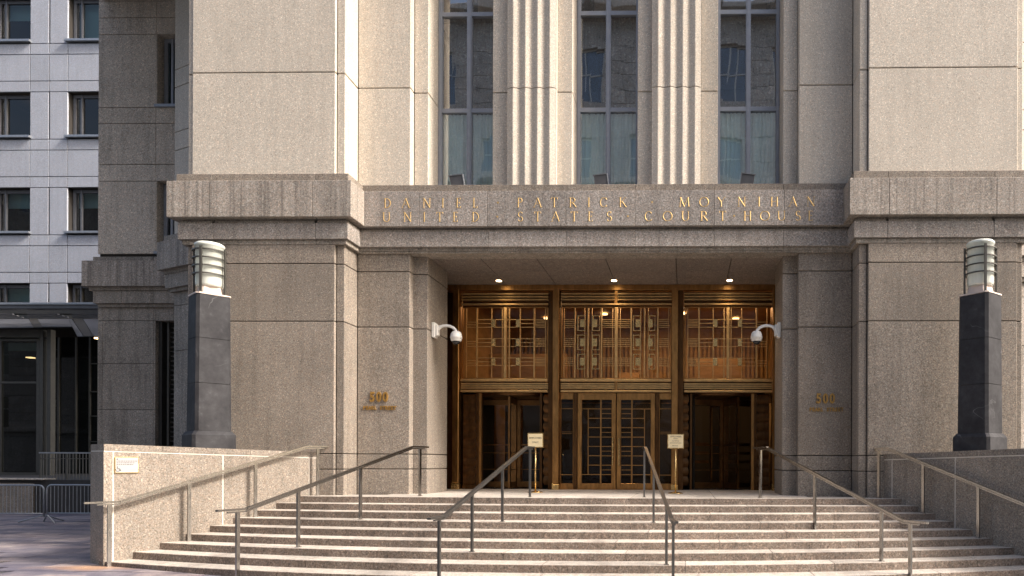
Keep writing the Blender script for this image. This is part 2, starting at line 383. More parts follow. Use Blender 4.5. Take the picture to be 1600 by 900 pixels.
# plaza paving: nearest in-view pavers singly, the rest joined
plaza = MB(); plaza.box(-30, -5.0, 7.0, 20.1, -.4, -.13)
plaza_o = setp(obj('plaza_paving', plaza, JOINT), kind='structure')
LW = .92; HW = .31
cells = []
row = 0; y = 7.0
while y < 20.0:
    x = -24.0+(row % 3)*LW/3+random.uniform(-.05, .05)
    while x < -5.2:
        w = LW*random.choice((.66, 1, 1, 1.25))
        cx = x+w/2; px = 1071.8+1100*cx/(y+.15)
        if px > -60 and not (cx > -8.0 and y > 11) and px < 560:
            cells.append((y if px > -10 and px < 420 and y > 8.6 else y+50, x, y, w))
        x += w
    y += HW; row += 1
cells.sort()
stuffm = MB()
def pv(mm, x, y, w):
    d = random.uniform(-.003, .003); g_ = .006
    X0, X1, Y0, Y1 = x+g_, x+w-g_, y+g_, y+HW-g_
    i = [mm.V((X, Y, Z)) for top in (False, True) for Y in (Y0, Y1) for X in (X0, X1) for Z in [gz(X)+d if top else gz(X)-.06]]
    for f in ((4, 5, 7, 6), (0, 1, 5, 4), (2, 6, 7, 3), (0, 4, 6, 2), (1, 3, 7, 5)): mm.face([i[k] for k in f])
for k, (_, x, y, w) in enumerate(cells):
    if k < 285:
        mm = MB(); pv(mm, x, y, w); obj('paver', mm, PAVE, plaza_o, at=(x+w/2, y+HW/2, gz(x)))
    else: pv(stuffm, x, y, w)
setp(obj('far_pavers', stuffm, PAVE, plaza_o), kind='stuff')

# ------------------------------------------------------------------ entrance steps (bowed out towards the plaza)
NK = 10
def hw(k): return 5.45+.198*k
def nose(k, a):                            # front edge of step k at offset a from the axis
    if k < 0: return 12.38+.41*0+.45+ .2*(a/5.4)**2
    return 12.38-.41*k+(.26+.118*k)*(a/hw(k))**2
def zk(k): return ZL-.108*k
steps = thing('entrance_steps', (XS, 11, 0), 'broad bowed flight of speckled granite steps rising from the plaza to the bronze doors', 'steps')
for k in range(1, NK):
    H = hw(k)+.12
    cuts = [-H]; c = -H+random.uniform(1.0, 2.2)
    while c < H-.7: cuts.append(c); c += random.uniform(1.5, 2.3)
    cuts.append(H)
    for a0, a1 in zip(cuts, cuts[1:]):
        mm = MB(); n = 5; g_ = .0045
        aa = [a0+g_+(a1-a0-2*g_)*i/n for i in range(n+1)]
        front = [(bx(1, a), nose(k, a)) for a in aa]
        back = [(bx(1, a), nose(k-1, a)+.06 if k > 1 else nose(0, a)+.06) for a in aa[::-1]]
        poly = front+back
        # worn, slightly rounded arris
        e = .007
        lo = [mm.V((p[0], p[1], zk(k)-.16)) for p in poly]
        mid = [mm.V((p[0], p[1]+(0 if i <= n else 0), zk(k)-e)) for i, p in enumerate(poly)]
        hi = [mm.V((p[0], p[1]+(e if i <= n else 0), zk(k))) for i, p in enumerate(poly)]
        N_ = len(poly)
        for A, B in ((lo, mid), (mid, hi)):
            for i in range(N_): mm.face([A[i], A[(i+1) % N_], B[(i+1) % N_], B[i]])
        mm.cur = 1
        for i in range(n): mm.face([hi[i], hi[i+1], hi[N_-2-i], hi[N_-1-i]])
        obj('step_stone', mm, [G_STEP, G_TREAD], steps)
# landing slabs
def landing():
    cuts = [-5.6, -4.1, -2.5, -.69, .625, 2.13, 3.9, 5.6]
    for a0, a1 in zip(cuts, cuts[1:]):
        for (j, (f0, f1)) in enumerate(((0, 13.3), (13.3, 14.9), (14.9, 16.35))):
            if j > 0 and (a0 < -4.2 or a1 > 4.2): continue
            mm = MB(); n = 4; g_ = .004
            A0, A1 = a0+g_, a1-g_
            aa = [A0+(A1-A0)*i/n for i in range(n+1)]
            fr = [(bx(1, a), nose(0, a) if j == 0 else f0+g_) for a in aa]; bk = [(bx(1, a), f1-g_) for a in aa[::-1]]
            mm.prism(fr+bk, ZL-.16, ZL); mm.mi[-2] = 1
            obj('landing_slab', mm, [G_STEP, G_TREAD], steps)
landing()
core = MB()
for k in range(0, NK):
    H = hw(k)+.1
    n = 16; aa = [-H+2*H*i/n for i in range(n+1)]
    fr = [(bx(1, a), nose(k, a)+.02) for a in aa]
    core.prism(fr+[(bx(1, H), 13.4 if k else 13.4), (bx(1, -H), 13.4)], zk(k)-.16 if k < NK-1 else -.9, zk(k)-.016 if k == 0 else zk(k)-.012)
obj('step_bedding', core, MORTAR, steps)

# ------------------------------------------------------------------ cheek walls
def cheek(sg, label):
    t = thing('cheek_wall', (bx(sg, 6.5), 11.3, 0), label, 'wall', 'low granite walls flanking the steps')
    FarP = Vector((5.23, 12.99)); NearP = Vector((7.04, 10.29))
    d = (NearP-FarP); L = d.length; d.normalize(); nrm = Vector((d.y*-1, d.x)) # towards outside
    if nrm.x < 0: nrm = -nrm
    if sg > 0: L += 1.3
    th = .56
    def P(s, o): q = FarP+d*s+nrm*o; return (bx(sg, q.x), q.y)
    def topz(s): return 1.705+.085*(s/3.2)
    zc = .105
    def block(name, s0, s1, o0, o1, z0, z1a, z1b, mat):
        mm = MB(); q = [P(s0, o0), P(s1, o0), P(s1, o1), P(s0, o1)]
        zt = [z1a, z1b, z1b, z1a]
        A = sum(q[i][0]*q[(i+1) % 4][1]-q[(i+1) % 4][0]*q[i][1] for i in range(4))
        if A < 0: q = q[::-1]; zt = zt[::-1]
        z0s = z0 if isinstance(z0, list) else [z0, z0, z0, z0]
        if A < 0: z0s = z0s[::-1]
        lo = [mm.V((p[0], p[1], z)) for p, z in zip(q, z0s)]; hi = [mm.V((p[0], p[1], z)) for p, z in zip(q, zt)]
        for i in range(4): mm.face([lo[i], lo[(i+1) % 4], hi[(i+1) % 4], hi[i]])
        mm.face(hi); mm.face(lo[::-1]); return obj(name, mm, mat, t)
    # vertical joints measured along the wall
    cuts = [0, .18, 1.63, L-.12, L] if sg < 0 else [0, .2, 1.5, 3.0, L]
    g_ = .009
    for i, (s0, s1) in enumerate(zip(cuts, cuts[1:])):
        block('wall_stone', s0+(g_ if i else 0), s1-(g_ if i < len(cuts)-2 else 0), 0, th, -.5, topz(s0)-zc-g_, topz(s1)-zc-g_, G_LOW)
    cc = [0, 1.2, 2.5, L] if sg < 0 else [0, 1.5, 3.0, L]
    for s0, s1 in zip(cc, cc[1:]):
        block('coping_stone', s0+.002, s1-.002, -.004, th+.004, [topz(s0)-zc+g_, topz(s1)-zc+g_, topz(s1)-zc+g_, topz(s0)-zc+g_], topz(s0), topz(s1), G_LOW)
    block('mortar_core', .003, L-.004, .004, th-.004, -.6, topz(0)-zc+.03, topz(L)-zc+.03, MORTAR)
    return t, P
cheekL, PL = cheek(-1, 'sunlit speckled granite wall with pale mortar lines and a small plaque, left of the steps')
cheekR, PR = cheek(1, 'shaded dark speckled granite wall to the right of the steps, no plaque')
# planted podium behind each wall that carries the lamp pillars
for sg in (-1, 1):
    m = MB(); 
    q = [(bx(sg, 5.7), 13.02), (bx(sg, 7.1), 10.95), (bx(sg, 7.42), 11.3), (bx(sg, 8.0), 13.02)]
    m.prism(q, -.5, 1.60); setp(obj('terrace', m, G_DK), kind='structure')

# small accessibility plaque on the left wall
q0 = Vector((*PL(2.62, 0), 0)); q1 = Vector((*PL(3.02, 0), 0))
dv = (q1-q0).normalized(); nv = Vector((dv.y, -dv.x, 0));
if nv.x < 0: nv = -nv
pc = W(198, 726.5, 10.55)
# point on the wall face hit by that sight line
best = None
for i in range(400):
    s = i*.01; p = PL(s, 0); pxx = (Vector((p[0], p[1], 0))).dot(Vector((cs, sn, 0)))/(Vector((p[0], p[1], 0))).dot(Vector((-sn, cs, 0)))*F+PX
    if best is None or abs(pxx-198) < best[0]: best = (abs(pxx-198), p)
pc = W(198, 726.5, best[1][1])
ang = math.atan2(nv.x, -nv.y)             # wall normal seen from above
Mp = Matrix.Translation((best[1][0], best[1][1], pc.z)) @ Matrix.Rotation(ang, 4, 'Z')
plq = thing('wall_plaque', tuple(Mp.translation), 'small white plaque with wheelchair symbol on the sunlit cheek wall', 'plaque')
m = MB(Mp); m.box(-.15, .15, -.02, 0, -.122, .122); obj('backing_plate', m, BRASS, plq)
m = MB(Mp); m.box(-.142, .142, -.024, -.018, -.112, .112); obj('face_plate', m, PLAQ, plq)
m = MB(Mp)
for zz_, x0, x1 in ((.055, -.13, .13), (.028, -.13, .10), (.001, -.13, .08)):
    x = x0
    while x < x1:
        w = random.uniform(.012, .03); m.box(x, min(x1, x+w), -.0255, -.023, zz_, zz_+.008); x += w+.007
m.slabxz([(-.135, .088), (-.115, .098), (-.115, .078)], -.0255, -.023)
obj('lettering', m, INK, plq)
m = MB(Mp)
m.tube([(-.115+.026*math.cos(a), -.025, -.07+.026*math.sin(a)) for a in [math.radians(150+i*22) for i in range(11)]], .0035, 5)
m.tube([(-.12, -.025, -.02), (-.117, -.025, -.055), (-.092, -.025, -.058), (-.078, -.025, -.088)], .0045, 5)
m.lathe([(.001, -.018), (.006, -.014), (.006, -.008), (.001, -.004)], 0, 0, 6) if False else None
obj('wheelchair_symbol', m, INK, plq)

# ------------------------------------------------------------------ courthouse
court = thing('courthouse_building', (XS, 13.5, 0), 'grey-brown granite courthouse front with tall windows, gilded inscription and recessed bronze entrance', 'courthouse')
def grid(xs, zs, y0, y1, mat, gap=.013, c=.009, name='granite_panel', parent=None, ends=True, skip=()):
    xs = sorted(xs); zs = sorted(zs)
    for i, (x0, x1) in enumerate(zip(xs, xs[1:])):
        for j, (z0, z1) in enumerate(zip(zs, zs[1:])):
            if (i, j) in skip: continue
            gx0 = gap/2 if i > 0 else 0; gx1 = gap/2 if i < len(xs)-2 else 0
            gz0 = gap/2 if j > 0 else 0; gz1 = gap/2 if j < len(zs)-2 else 0
            bxo(name, mat, parent or court, x0+gx0, x1-gx1, y0, y1, z0+gz0, z1-gz1, c)
ZU = [6.87, 8.785, 12.6, ZT]; ZLW = [ZL-.4, 1.39, 1.68, 4.145, 5.22, 5.572]
OUT = {-1: 7.75, 1: 7.76}
for sg in (-1, 1):
    o = OUT[sg]
    # pier: proud main face, set-back strips either side, return towards the entrance
    for zs, mat in ((ZU, G_UP), ([-.5]+ZLW[1:], G_LOW)):
        gp = .017 if mat is G_UP else .014
        grid([bx(sg, 4.94), bx(sg, o-.115)], zs, 12.975, 13.2, mat, gp)
        grid([bx(sg, 4.78), bx(sg, 4.925)], zs, 13.03, 13.17, mat, gp)
        grid([bx(sg, 4.785), bx(sg, 4.925)], zs, 13.182, 13.56, mat, gp)
        grid([bx(sg, o-.1), bx(sg, o)], zs, 13.03, 13.7, mat, gp)
    bxo('wall_core', BODY, court, bx(sg, 4.80), bx(sg, o-.02), 13.06, 16.3, -.5, ZT)
    # flat wall between pier and opening
    grid([bx(sg, 3.757), bx(sg, 4.775)], ZU, 13.55, 13.74, G_UP, .016)
    grid([bx(sg, 3.48), bx(sg, 3.757)], ZU, 13.75, 14.42, G_UP, .016)
    grid([bx(sg, 3.757), bx(sg, 4.775)], ZLW, 13.55, 13.742, G_LOW, .014)
    grid([bx(sg, 3.48), bx(sg, 4.0)], ZLW, 13.75, 14.9, G_LOW, .014)
    bxo('wall_core', BODY, court, bx(sg, 3.80), bx(sg, 4.79), 13.60, 14.85, -.4, 6.6)
    bxo('wall_core', BODY, court, bx(sg, 3.60), bx(sg, 4.79), 13.80, 16.3, 6.6, ZT)
    bxo('wall_core', BODY, court, bx(sg, 4.02), bx(sg, 4.79), 14.85, 17.2, -.4, 6.6)
    # fluted column between the windows with plain strips either side
    grid([bx(sg, .64), bx(sg, .93)], ZU, 13.75, 14.42, G_UP, .016)
    grid([bx(sg, 1.88), bx(sg, 2.207)], ZU, 13.75, 14.42, G_UP, .016)
    bxo('wall_core', BODY, court, bx(sg, .66), bx(sg, 2.19), 13.8, 16.3, 6.6, ZT)
    for z0, z1 in zip(ZU, ZU[1:]):
        mm = MB(); A0, A1 = sorted((bx(sg, .93), bx(sg, 1.88))); n = 4; w = (A1-A0)/n; poly = []
        for i in range(n):
            x = A0+i*w; poly += [(x, 13.60), (x+.04*w, 13.60), (x+.47*w, 13.555), (x+.53*w, 13.555), (x+.96*w, 13.60)]
        poly += [(A1, 13.60), (A1, 13.79), (A0, 13.79)]
        mm.prism(poly, z0+.008, z1-.008); obj('fluted_column_drum', mm, G_UP, court)
    mm = MB(); A0, A1 = sorted((bx(sg, .95), bx(sg, 1.86))); mm.box(A0, A1, 13.63, 13.8, 6.87, ZT); obj('wall_core', mm, BODY, court)
    # cornice of the pier
    fj = [4.56, 5.275, 7.2, o+.25]
    for a0, a1 in zip(fj, fj[1:]):
        e0 = .003 if a0 > 4.6 else 0; e1 = .003 if a1 < o else 0
        bxo('frieze_stone', G_FRZ, court, bx(sg, a0+e0), bx(sg, a1-e1), 12.81, 13.9, 6.04, 6.706, .006)
        s0 = .105 if a0 < 4.6 else e0; s1 = .135 if a1 > o else e1
        bxo('band_stone', G_INS, court, bx(sg, a0+s0), bx(sg, a1-s1), 12.915, 13.9, 5.66, 5.958, .006)
        s0 = .155 if a0 < 4.6 else e0; s1 = .185 if a1 > o else e1
        bxo('moulding_stone', G_DK, court, bx(sg, a0+s0), bx(sg, a1-s1), 12.965, 13.9, 5.573, 5.659, .006)
        bxo('moulding_stone', G_DK, court, bx(sg, a0+s0-.03), bx(sg, a1-s1+.03), 12.94, 13.9, 5.96, 6.0)
        bxo('moulding_stone', G_DK, court, bx(sg, a0+s0+.01), bx(sg, a1-s1-.01), 12.97, 13.9, 6.0, 6.038)
        s0 = .09 if a0 < 4.6 else e0; s1 = .12 if a1 > o else e1
        bxo('blocking_stone', G_LOW, court, bx(sg, a0+s0), bx(sg, a1-s1), 12.90, 13.9, 6.708, 6.868, .006)
# entablature over the entrance
ej = [-4.72, -3.5, -2.19, -.69, .625, 2.13, 3.45, 4.72]
for a0, a1 in zip(ej, ej[1:]):
    b0, b1 = bx(1, a0)+.003, bx(1, a1)-.003
    bxo('inscription_stone', G_INS, court, b0, b1, 13.34, 13.9, 6.03, 6.70, .004)
    bxo('moulding_stone', G_DK, court, b0, b1, 13.47, 13.9, 5.985, 6.028)
    bxo('moulding_stone', G_DK, court, b0, b1, 13.43, 13.9, 5.952, 5.984)
    bxo('band_stone', G_INS, court, b0, b1, 13.415, 13.9, 5.662, 5.95, .004)
    bxo('moulding_stone', G_DK, court, b0, b1, 13.475, 13.9, 5.60, 5.66)
    bxo('moulding_stone', G_DK, court, b0, b1, 13.50, 13.9, 5.565, 5.598)
    bxo('ledge_stone', G_LOW, court, b0, b1, 13.47, 14.3, 6.702, 6.868, .004)
bxo('wall_core', BODY, court, bx(1, -4.6), bx(1, 4.6), 13.56, 16.28, 5.66, 6.78)
# soffit
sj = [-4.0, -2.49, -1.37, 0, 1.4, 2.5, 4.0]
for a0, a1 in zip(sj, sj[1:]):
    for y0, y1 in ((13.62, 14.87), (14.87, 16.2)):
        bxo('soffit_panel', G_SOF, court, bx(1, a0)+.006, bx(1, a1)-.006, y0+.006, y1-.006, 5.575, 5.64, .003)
def disc_lamp(a, Y, z, r=.062):
    mm = MB(); mm.lathe([(r, z-.002), (r, z-.016)], bx(1, a), Y, 16); mm.f = mm.f
    t = obj('downlight', mm, LAMP, court)
    mm = MB(); mm.lathe([(r+.02, z), (r+.02, z-.008)], bx(1, a), Y, 20); tr = obj('trim_ring', mm, BRONZE, t); 
    ld = bpy.data.lights.new('downlight_light', 'SPOT'); ld.energy = 34; ld.color = (1, .74, .44); ld.spot_size = math.radians(125); ld.spot_blend = .8; ld.shadow_soft_size = .07
    lo = bpy.data.objects.new('downlight_light', ld); COL.objects.link(lo); lo.location = (bx(1, a), Y, z-.03)
for a in (-2.57, 0, 2.56): disc_lamp(a, 15.6, 5.575)

# inscription letters: wedge strokes
def letter(ch, w=.115, h=.18):
    T, t = .020, .008       # thick, thin, serif height
    segs = []; sf = []
    def l(x0, y0, x1, y1, k): segs.append(((x0*w, y0*h), (x1*w, y1*h), k))
    def serif(x, y, half=.2): segs.append((((x-half)*w, y*h), ((x+half)*w, y*h), t*.8))
    def arc(cx, cy, rx, ry, a0, a1, k0, k1, n=10):
        for i in range(n):
            A, B = math.radians(a0+(a1-a0)*i/n), math.radians(a0+(a1-a0)*(i+1)/n)
            mid = (A+B)/2; k = k0+(k1-k0)*abs(math.cos(mid))
            segs.append((((cx+rx*math.cos(A))*w, (cy+ry*math.sin(A))*h), ((cx+rx*math.cos(B))*w, (cy+ry*math.sin(B))*h), k))
    if ch == 'I': l(.5, 0, .5, 1, T); serif(.5, 0); serif(.5, 1)
    elif ch in 'DPRB':
        l(.15, 0, .15, 1, T); serif(.15, 0); serif(.12, 1, .15)
        if ch == 'D': arc(.25, .5, .68, .5, -90, 90, t, T); l(.15, 0, .3, 0, t); l(.15, 1, .3, 1, t)
        else:
            arc(.35, .75, .45, .25, -90, 90, t, T, 8); l(.15, 1, .35, 1, t); l(.15, .5, .35, .5, t)
            if ch == 'R': l(.42, .5, .98, 0, T); serif(.98, 0, .1)
    elif ch == 'A': l(.0, 0, .5, 1, t); l(.5, 1, 1.0, 0, T); l(.22, .36, .78, .36, t); serif(0, 0, .15); serif(1, 0, .15)
    elif ch == 'N': l(.08, 0, .08, 1, t); l(.08, 1, .92, 0, T); l(.92, 0, .92, 1, t); serif(.08, 0, .15); serif(.0, 1, .12); serif(.92, 1, .15)
    elif ch == 'M': l(.0, 0, .08, 1, t); l(.08, 1, .5, 0, T); l(.5, 0, .95, 1, t); l(.95, 1, 1.05, 0, T); serif(0, 0, .14); serif(1.05, 0, .14)
    elif ch == 'E': l(.2, 0, .2, 1, T); l(.05, 0, .8, 0, t); l(.05, 1, .75, 1, t); l(.2, .52, .65, .52, t); l(.8, -.02, .8, .14, t); l(.75, .88, .75, 1.02, t); l(.65, .44, .65, .6, t)
    elif ch == 'L': l(.2, 0, .2, 1, T); serif(.2, 1, .18); l(.05, 0, .8, 0, t); l(.8, -.02, .8, .16, t)
    elif ch == 'T': l(.5, 0, .5, 1, T); serif(.5, 0, .2); l(.0, 1, 1, 1, t); l(0, .85, 0, 1.02, t); l(1, .85, 1, 1.02, t)
    elif ch == 'C': arc(.55, .5, .52, .5, 45, 315, t, T, 14); l(.93, .76, .93, .95, t); l(.93, .05, .93, .2, t)
    elif ch == 'O': arc(.5, .5, .56, .5, 0, 360, t, T, 18)
    elif ch == 'U': l(.08, .35, .08, 1, T); l(.92, .35, .92, 1, t); arc(.5, .35, .42, .35, 180, 360, t, T*.9, 10); serif(.08, 1, .15); serif(.92, 1, .15)
    elif ch == 'K': l(.15, 0, .15, 1, T); serif(.15, 0, .17); serif(.15, 1, .17); l(.2, .45, .85, 1, t); l(.4, .6, .98, 0, T); serif(.85, 1, .12); serif(.98, 0, .12)
    elif ch == 'Y': l(.5, 0, .5, .48, T); l(.5, .48, .0, 1, T); l(.5, .48, 1, 1, t); serif(.5, 0, .18); serif(0, 1, .12); serif(1, 1, .12)
    elif ch == 'H': l(.1, 0, .1, 1, T); l(.9, 0, .9, 1, T); l(.1, .52, .9, .52, t); [serif(x, yy, .15) for x in (.1, .9) for yy in (0, 1)]
    elif ch == 'S': arc(.5, .74, .36, .26, 40, 270, t, T, 9); arc(.5, .25, .38, .25, 90, -140, t, T, 9); l(.8, .82, .8, .98, t); l(.18, .02, .18, .2, t)
    return segs
def carve(ch, xc, z0, Yf):
    w = {'I': .06, 'D': .13, 'O': .15, 'M': .16, 'N': .135, 'C': .13, 'H': .13, 'K': .13, 'A': .135, 'U': .13, 'Y': .13, 'T': .12, 'R': .13}.get(ch, .105)
    mm = MB(); h = .178
    if ch == '.':
        mm.slabxz([(xc-.022, z0+.09), (xc, z0+.068), (xc+.022, z0+.09), (xc, z0+.112)], Yf-.004, Yf+.01)
        return obj('separator_dot', mm, GOLDL, court)
    for (x0, y0), (x1, y1), k in letter(ch, w, h):
        d = Vector((x1-x0, y1-y0)); L = d.length
        if L < 1e-6: continue
        d /= L; n = Vector((-d.y, d.x))*k/2; e = d*k*.15
        ax, az = xc-w/2+x0, z0+y0; bx_, bz = xc-w/2+x1, z0+y1
        # V-shaped wedge stroke: ridge in the middle, gilded right flank, dark left flank
        q = [(ax-e.x+n.x, az-e.y+n.y), (bx_+e.x+n.x, bz+e.y+n.y), (bx_+e.x-n.x, bz+e.y-n.y), (ax-e.x-n.x, az-e.y-n.y)]
        r0 = mm.V((ax, Yf-.0035-k*.12, az)); r1 = mm.V((bx_, Yf-.0035-k*.12, bz))
        v = [mm.V((p[0], Yf-.0015, p[1])) for p in q]
        mm.face([v[0], v[1], r1, r0][::-1]); mm.face([r0, r1, v[2], v[3]][::-1]); mm.face([v[0], r0, v[3]][::-1]); mm.face([v[1], v[2], r1][::-1])
    return obj('letter', mm, GOLDL, court)
L1 = [('D', 605.5), ('A', 634), ('N', 667), ('I', 692), ('E', 717), ('L', 743), ('.', 778), ('P', 813), ('A', 840), ('T', 866), ('R', 895), ('I', 920), ('C', 943), ('K', 973), ('.', 1019), ('M', 1069), ('O', 1100), ('Y', 1127), ('N', 1159), ('I', 1186), ('H', 1210), ('A', 1239), ('N', 1267)]
L2 = [('U', 604), ('N', 637), ('I', 663), ('T', 687), ('E', 712), ('D', 743), ('.', 777), ('S', 813), ('T', 840), ('A', 868), ('T', 897), ('E', 923), ('S', 952), ('.', 981), ('C', 1013), ('O', 1043), ('U', 1071), ('R', 1100), ('T', 1129), ('.', 1147), ('H', 1168), ('O', 1195), ('U', 1221), ('S', 1247), ('E', 1267)]
for ch, px in L1: carve(ch, W(px, 313, 13.34).x, 6.385, 13.34)
for ch, px in L2: carve(ch, W(px, 335, 13.34).x, 6.118, 13.34)

# street numbers on the flat walls
for sg, pxn, pyn in ((-1, 592.5, 621), (1, 1289.5, 623.5)):
    c = W(pxn, pyn, 13.55)
    for i, ch in enumerate('500'):
        text_obj('numeral', ch, BRLET, court, .26, .014, (c.x+(i-1)*.128, 13.535, c.z), bold=.008, sx=.78)
    c2 = W(pxn-.5+(0 if sg < 0 else .5), pyn+16.7, 13.55)
    x = c2.x-.31; s = 'PEARL STREET'
    for ch in s:
        if ch != ' ': text_obj('small_letter', ch, BRLET, court, .098, .008, (x+.028, 13.54, c2.z), bold=.0035, sx=.85)
        x += .0545

# windows above the entrance
def tall_window(ac):
    xc = bx(1, ac); h = .64; Yw = 14.30; fw = .075
    mm = MB()
    for x in (xc-h+fw/2, xc, xc+h-fw/2):
        k = fw/2 if x != xc else .048
        mm.box(x-k, x+k, Yw, Yw+.11, 6.87, ZT)
        mm.box(x-k*.45, x+k*.45, Yw-.018, Yw+.001, 6.87, ZT)
    zs = [6.89, 8.72, 10.69, 12.6]
    for z in zs:
        for x0, x1 in ((xc-h+fw, xc-.048), (xc+.048, xc+h-fw)): mm.box(x0, x1, Yw+.012, Yw+.10, z-.042, z+.042)
    w = obj('window', mm, ALU, court)
    for x0, x1 in ((xc-h+fw, xc-.048), (xc+.048, xc+h-fw)):
        for z0, z1 in zip(zs, zs[1:]+[ZT]):
            mm = MB(); tilt = random.uniform(-.007, .007)
            z0_, z1_ = z0+.042, z1-.042
            i = [mm.V(p) for p in ((x0, Yw+.06+tilt, z0_), (x1, Yw+.06-tilt, z0_), (x1, Yw+.06-tilt*.5, z1_), (x0, Yw+.06+tilt*.5, z1_))]; mm.face(i)
            obj('pane', mm, GL_UP, w)
    # sheer curtains behind the lowest panes
    for side in (0, 1):
        x0, x1 = ((xc-h+.05, xc-.05), (xc+.03, xc+h-.05))[side]
        mm = MB(); n = 46; pts = []
        ph = random.uniform(0, 6)
        for i in range(n+1):
            u = i/n; x = x0+(x1-x0)*u; yy = Yw+.14+.028*math.sin(u*34+ph+1.5*math.sin(u*7+ac))+.012*math.sin(u*77)
            pts.append((mm.V((x, yy, 6.8)), mm.V((x, yy, 8.70))))
        for A, B in zip(pts, pts[1:]): mm.face([A[0], B[0], B[1], A[1]], True)
        obj('curtain', mm, CURT, w)
    return w
for ac in (-2.847, 0, 2.847):
    tall_window(ac)
    x0, x1 = bx(1, ac)-.66, bx(1, ac)+.66
    m = MB()
    m.box(x0-.04, x0, 14.42, 16.3, 6.6, ZT); m.box(x1, x1+.04, 14.42, 16.3, 6.6, ZT); m.box(x0-.3, x1+.3, 17.2, 17.26, 6.6, ZT)
    m.box(x0-.04, x1+.04, 14.42, 17.3, 6.62, 6.72); m.box(x0-.04, x1+.04, 14.5, 17.3, 10.62, 10.74)
    obj('room_lining', m, DARKROOM, court)
    m = MB(); m.box(x0+.25+.3*random.random(), x1-.35, 15.3, 15.55, 12.0, 12.03); 
    if ac <= 0: obj('office_light', m, LAMPO, court)
    m = MB(); m.box(x0, x1, 17.1, 17.2, 10.8, ZT); obj('office_wall', m, OFFICE, court)
m = MB(); m.box(-15.3, 9, 13.1, 26, ZT, ZT+.3); obj('light_stop_slab', m, BODY, court)  # unseen lid added to keep sky light from leaking into the rooms

# floodlights standing on the ledge
for px, lab in ((717, 'left floodlight on the ledge, below the left tall window'), (941, 'middle floodlight on the ledge, above the inscription centre'), (1166, 'right floodlight on the ledge, below the right tall window')):
    c = W(px, 287, 13.75)
    t = thing('floodlight', (c.x, 13.75, 6.87), 'small grey tilted '+lab, 'floodlight', 'floodlights on the entrance ledge')
    s = 1 if px > 1100 else -1
    m = MB(Matrix.Translation((c.x, 13.75, 6.87)) @ Matrix.Rotation(math.radians(7*s), 4, 'Y') @ Matrix.Rotation(math.radians(14), 4, 'X'))
    m.box(-.125, .125, -.05, .03, .05, .27, .01); obj('housing', m, WFR, t)
    m = MB(Matrix.Translation((c.x, 13.75, 6.87)) @ Matrix.Rotation(math.radians(7*s), 4, 'Y') @ Matrix.Rotation(math.radians(14), 4, 'X'))
    m.box(-.14, .14, -.07, .05, .27, .285); m.box(-.14, -.126, -.06, .03, .05, .27) if s > 0 else m.box(.126, .14, -.06, .03, .05, .27); obj('hood', m, GALV, t)
    m = MB(); m.box(c.x-.05, c.x+.05, 13.73, 13.79, 6.87, 6.95); obj('bracket', m, BLACKM, t)

# ------------------------------------------------------------------ bronze entrance
YE = 16.10
def ex(px, py=600): return W(px, py, YE).x
def ez(py, px=960): return W(px, py, YE).z
def bronze_bars(name, rects, mat, d0, d1, parent=None, c=0):
    mm = MB()
    for (p0, p1, q0, q1) in rects:
        ym = (q0+q1)/2; xm = (p0+p1)/2
        mm.box(ex(p0), ex(p1), YE-d0, YE+d1, ez(q1), ez(q0), c)
    return obj(name, mm, mat, parent or court)
# side reveals: dark bronze pocket beside outer posts
for sg in (-1, 1):
    bxo('bronze_reveal', BRONZD, court, bx(sg, 3.98), bx(sg, 4.02), 14.9, 16.6, ZL, 5.575)
    bxo('bronze_post', BRONZE, court, bx(sg, 3.56), bx(sg, 3.70), YE-.22, YE+.1, ZL+.14, 5.48, .008)
    bxo('bronze_post_base', BRASS, court, bx(sg, 3.545), bx(sg, 3.715), YE-.24, YE+.1, ZL, ZL+.15, .006)
    bxo('bronze_reveal', BRONZD, court, bx(sg, 3.70), bx(sg, 3.98), YE+.15, YE+.3, ZL, 5.575)
    # tall intermediate posts, stepped section
    bxo('bronze_post', BRONZD, court, bx(sg, 1.27), bx(sg, 1.545), YE-.05, YE+.2, ZL, 5.48)
    bxo('bronze_post', BRONZE, court, bx(sg, 1.28), bx(sg, 1.42), YE-.20, YE-.05, ZL+.13, 5.48, .006)
    bxo('bronze_post_base', BRASS, court, bx(sg, 1.27), bx(sg, 1.43), YE-.22, YE-.05, ZL, ZL+.13, .006)
bxo('bronze_header', BRONZE, court, bx(1, -3.9), bx(1, 3.9), YE-.12, YE+.2, ez(455), 5.573, .004)
BAY = [(722, 857, -1), (877, 1049, 0), (1069, 1206, 1)]
for p0, p1, kind in BAY:
    # horizontal louvre bars over and under the transom
    for y in (460, 464.5, 469, 476.5):
        bronze_bars('louvre_bar', [(p0, p1, y-1.1, y+1.1)], GRIL, .07 if y != 476.5 else .10, .03)
    bronze_bars('louvre_backing', [(p0, p1, 456, 479)], BRONZD, -.03, .06)
    bronze_bars('transom_rail', [(p0, p1, 592.8, 597)], GRIL, .12, .06, c=.006)
    bronze_bars('transom_rail', [(p0, p1, 610.2, 613.6)], GRIL, .12, .06, c=.006)
    for y in (600.3, 603.6, 606.8):
        bronze_bars('louvre_bar', [(p0, p1, y-1.05, y+1.05)], GRIL, .075, .03)
    bronze_bars('louvre_backing', [(p0, p1, 597, 610.2)], BRONZD, -.0, .08)
if True:
    bronze_bars('louvre_boss', [(960.6, 965, 456, 478)], BRONZE, .09, .0); bronze_bars('louvre_boss', [(960.6, 965, 597.3, 610)], BRONZE, .09, .0)
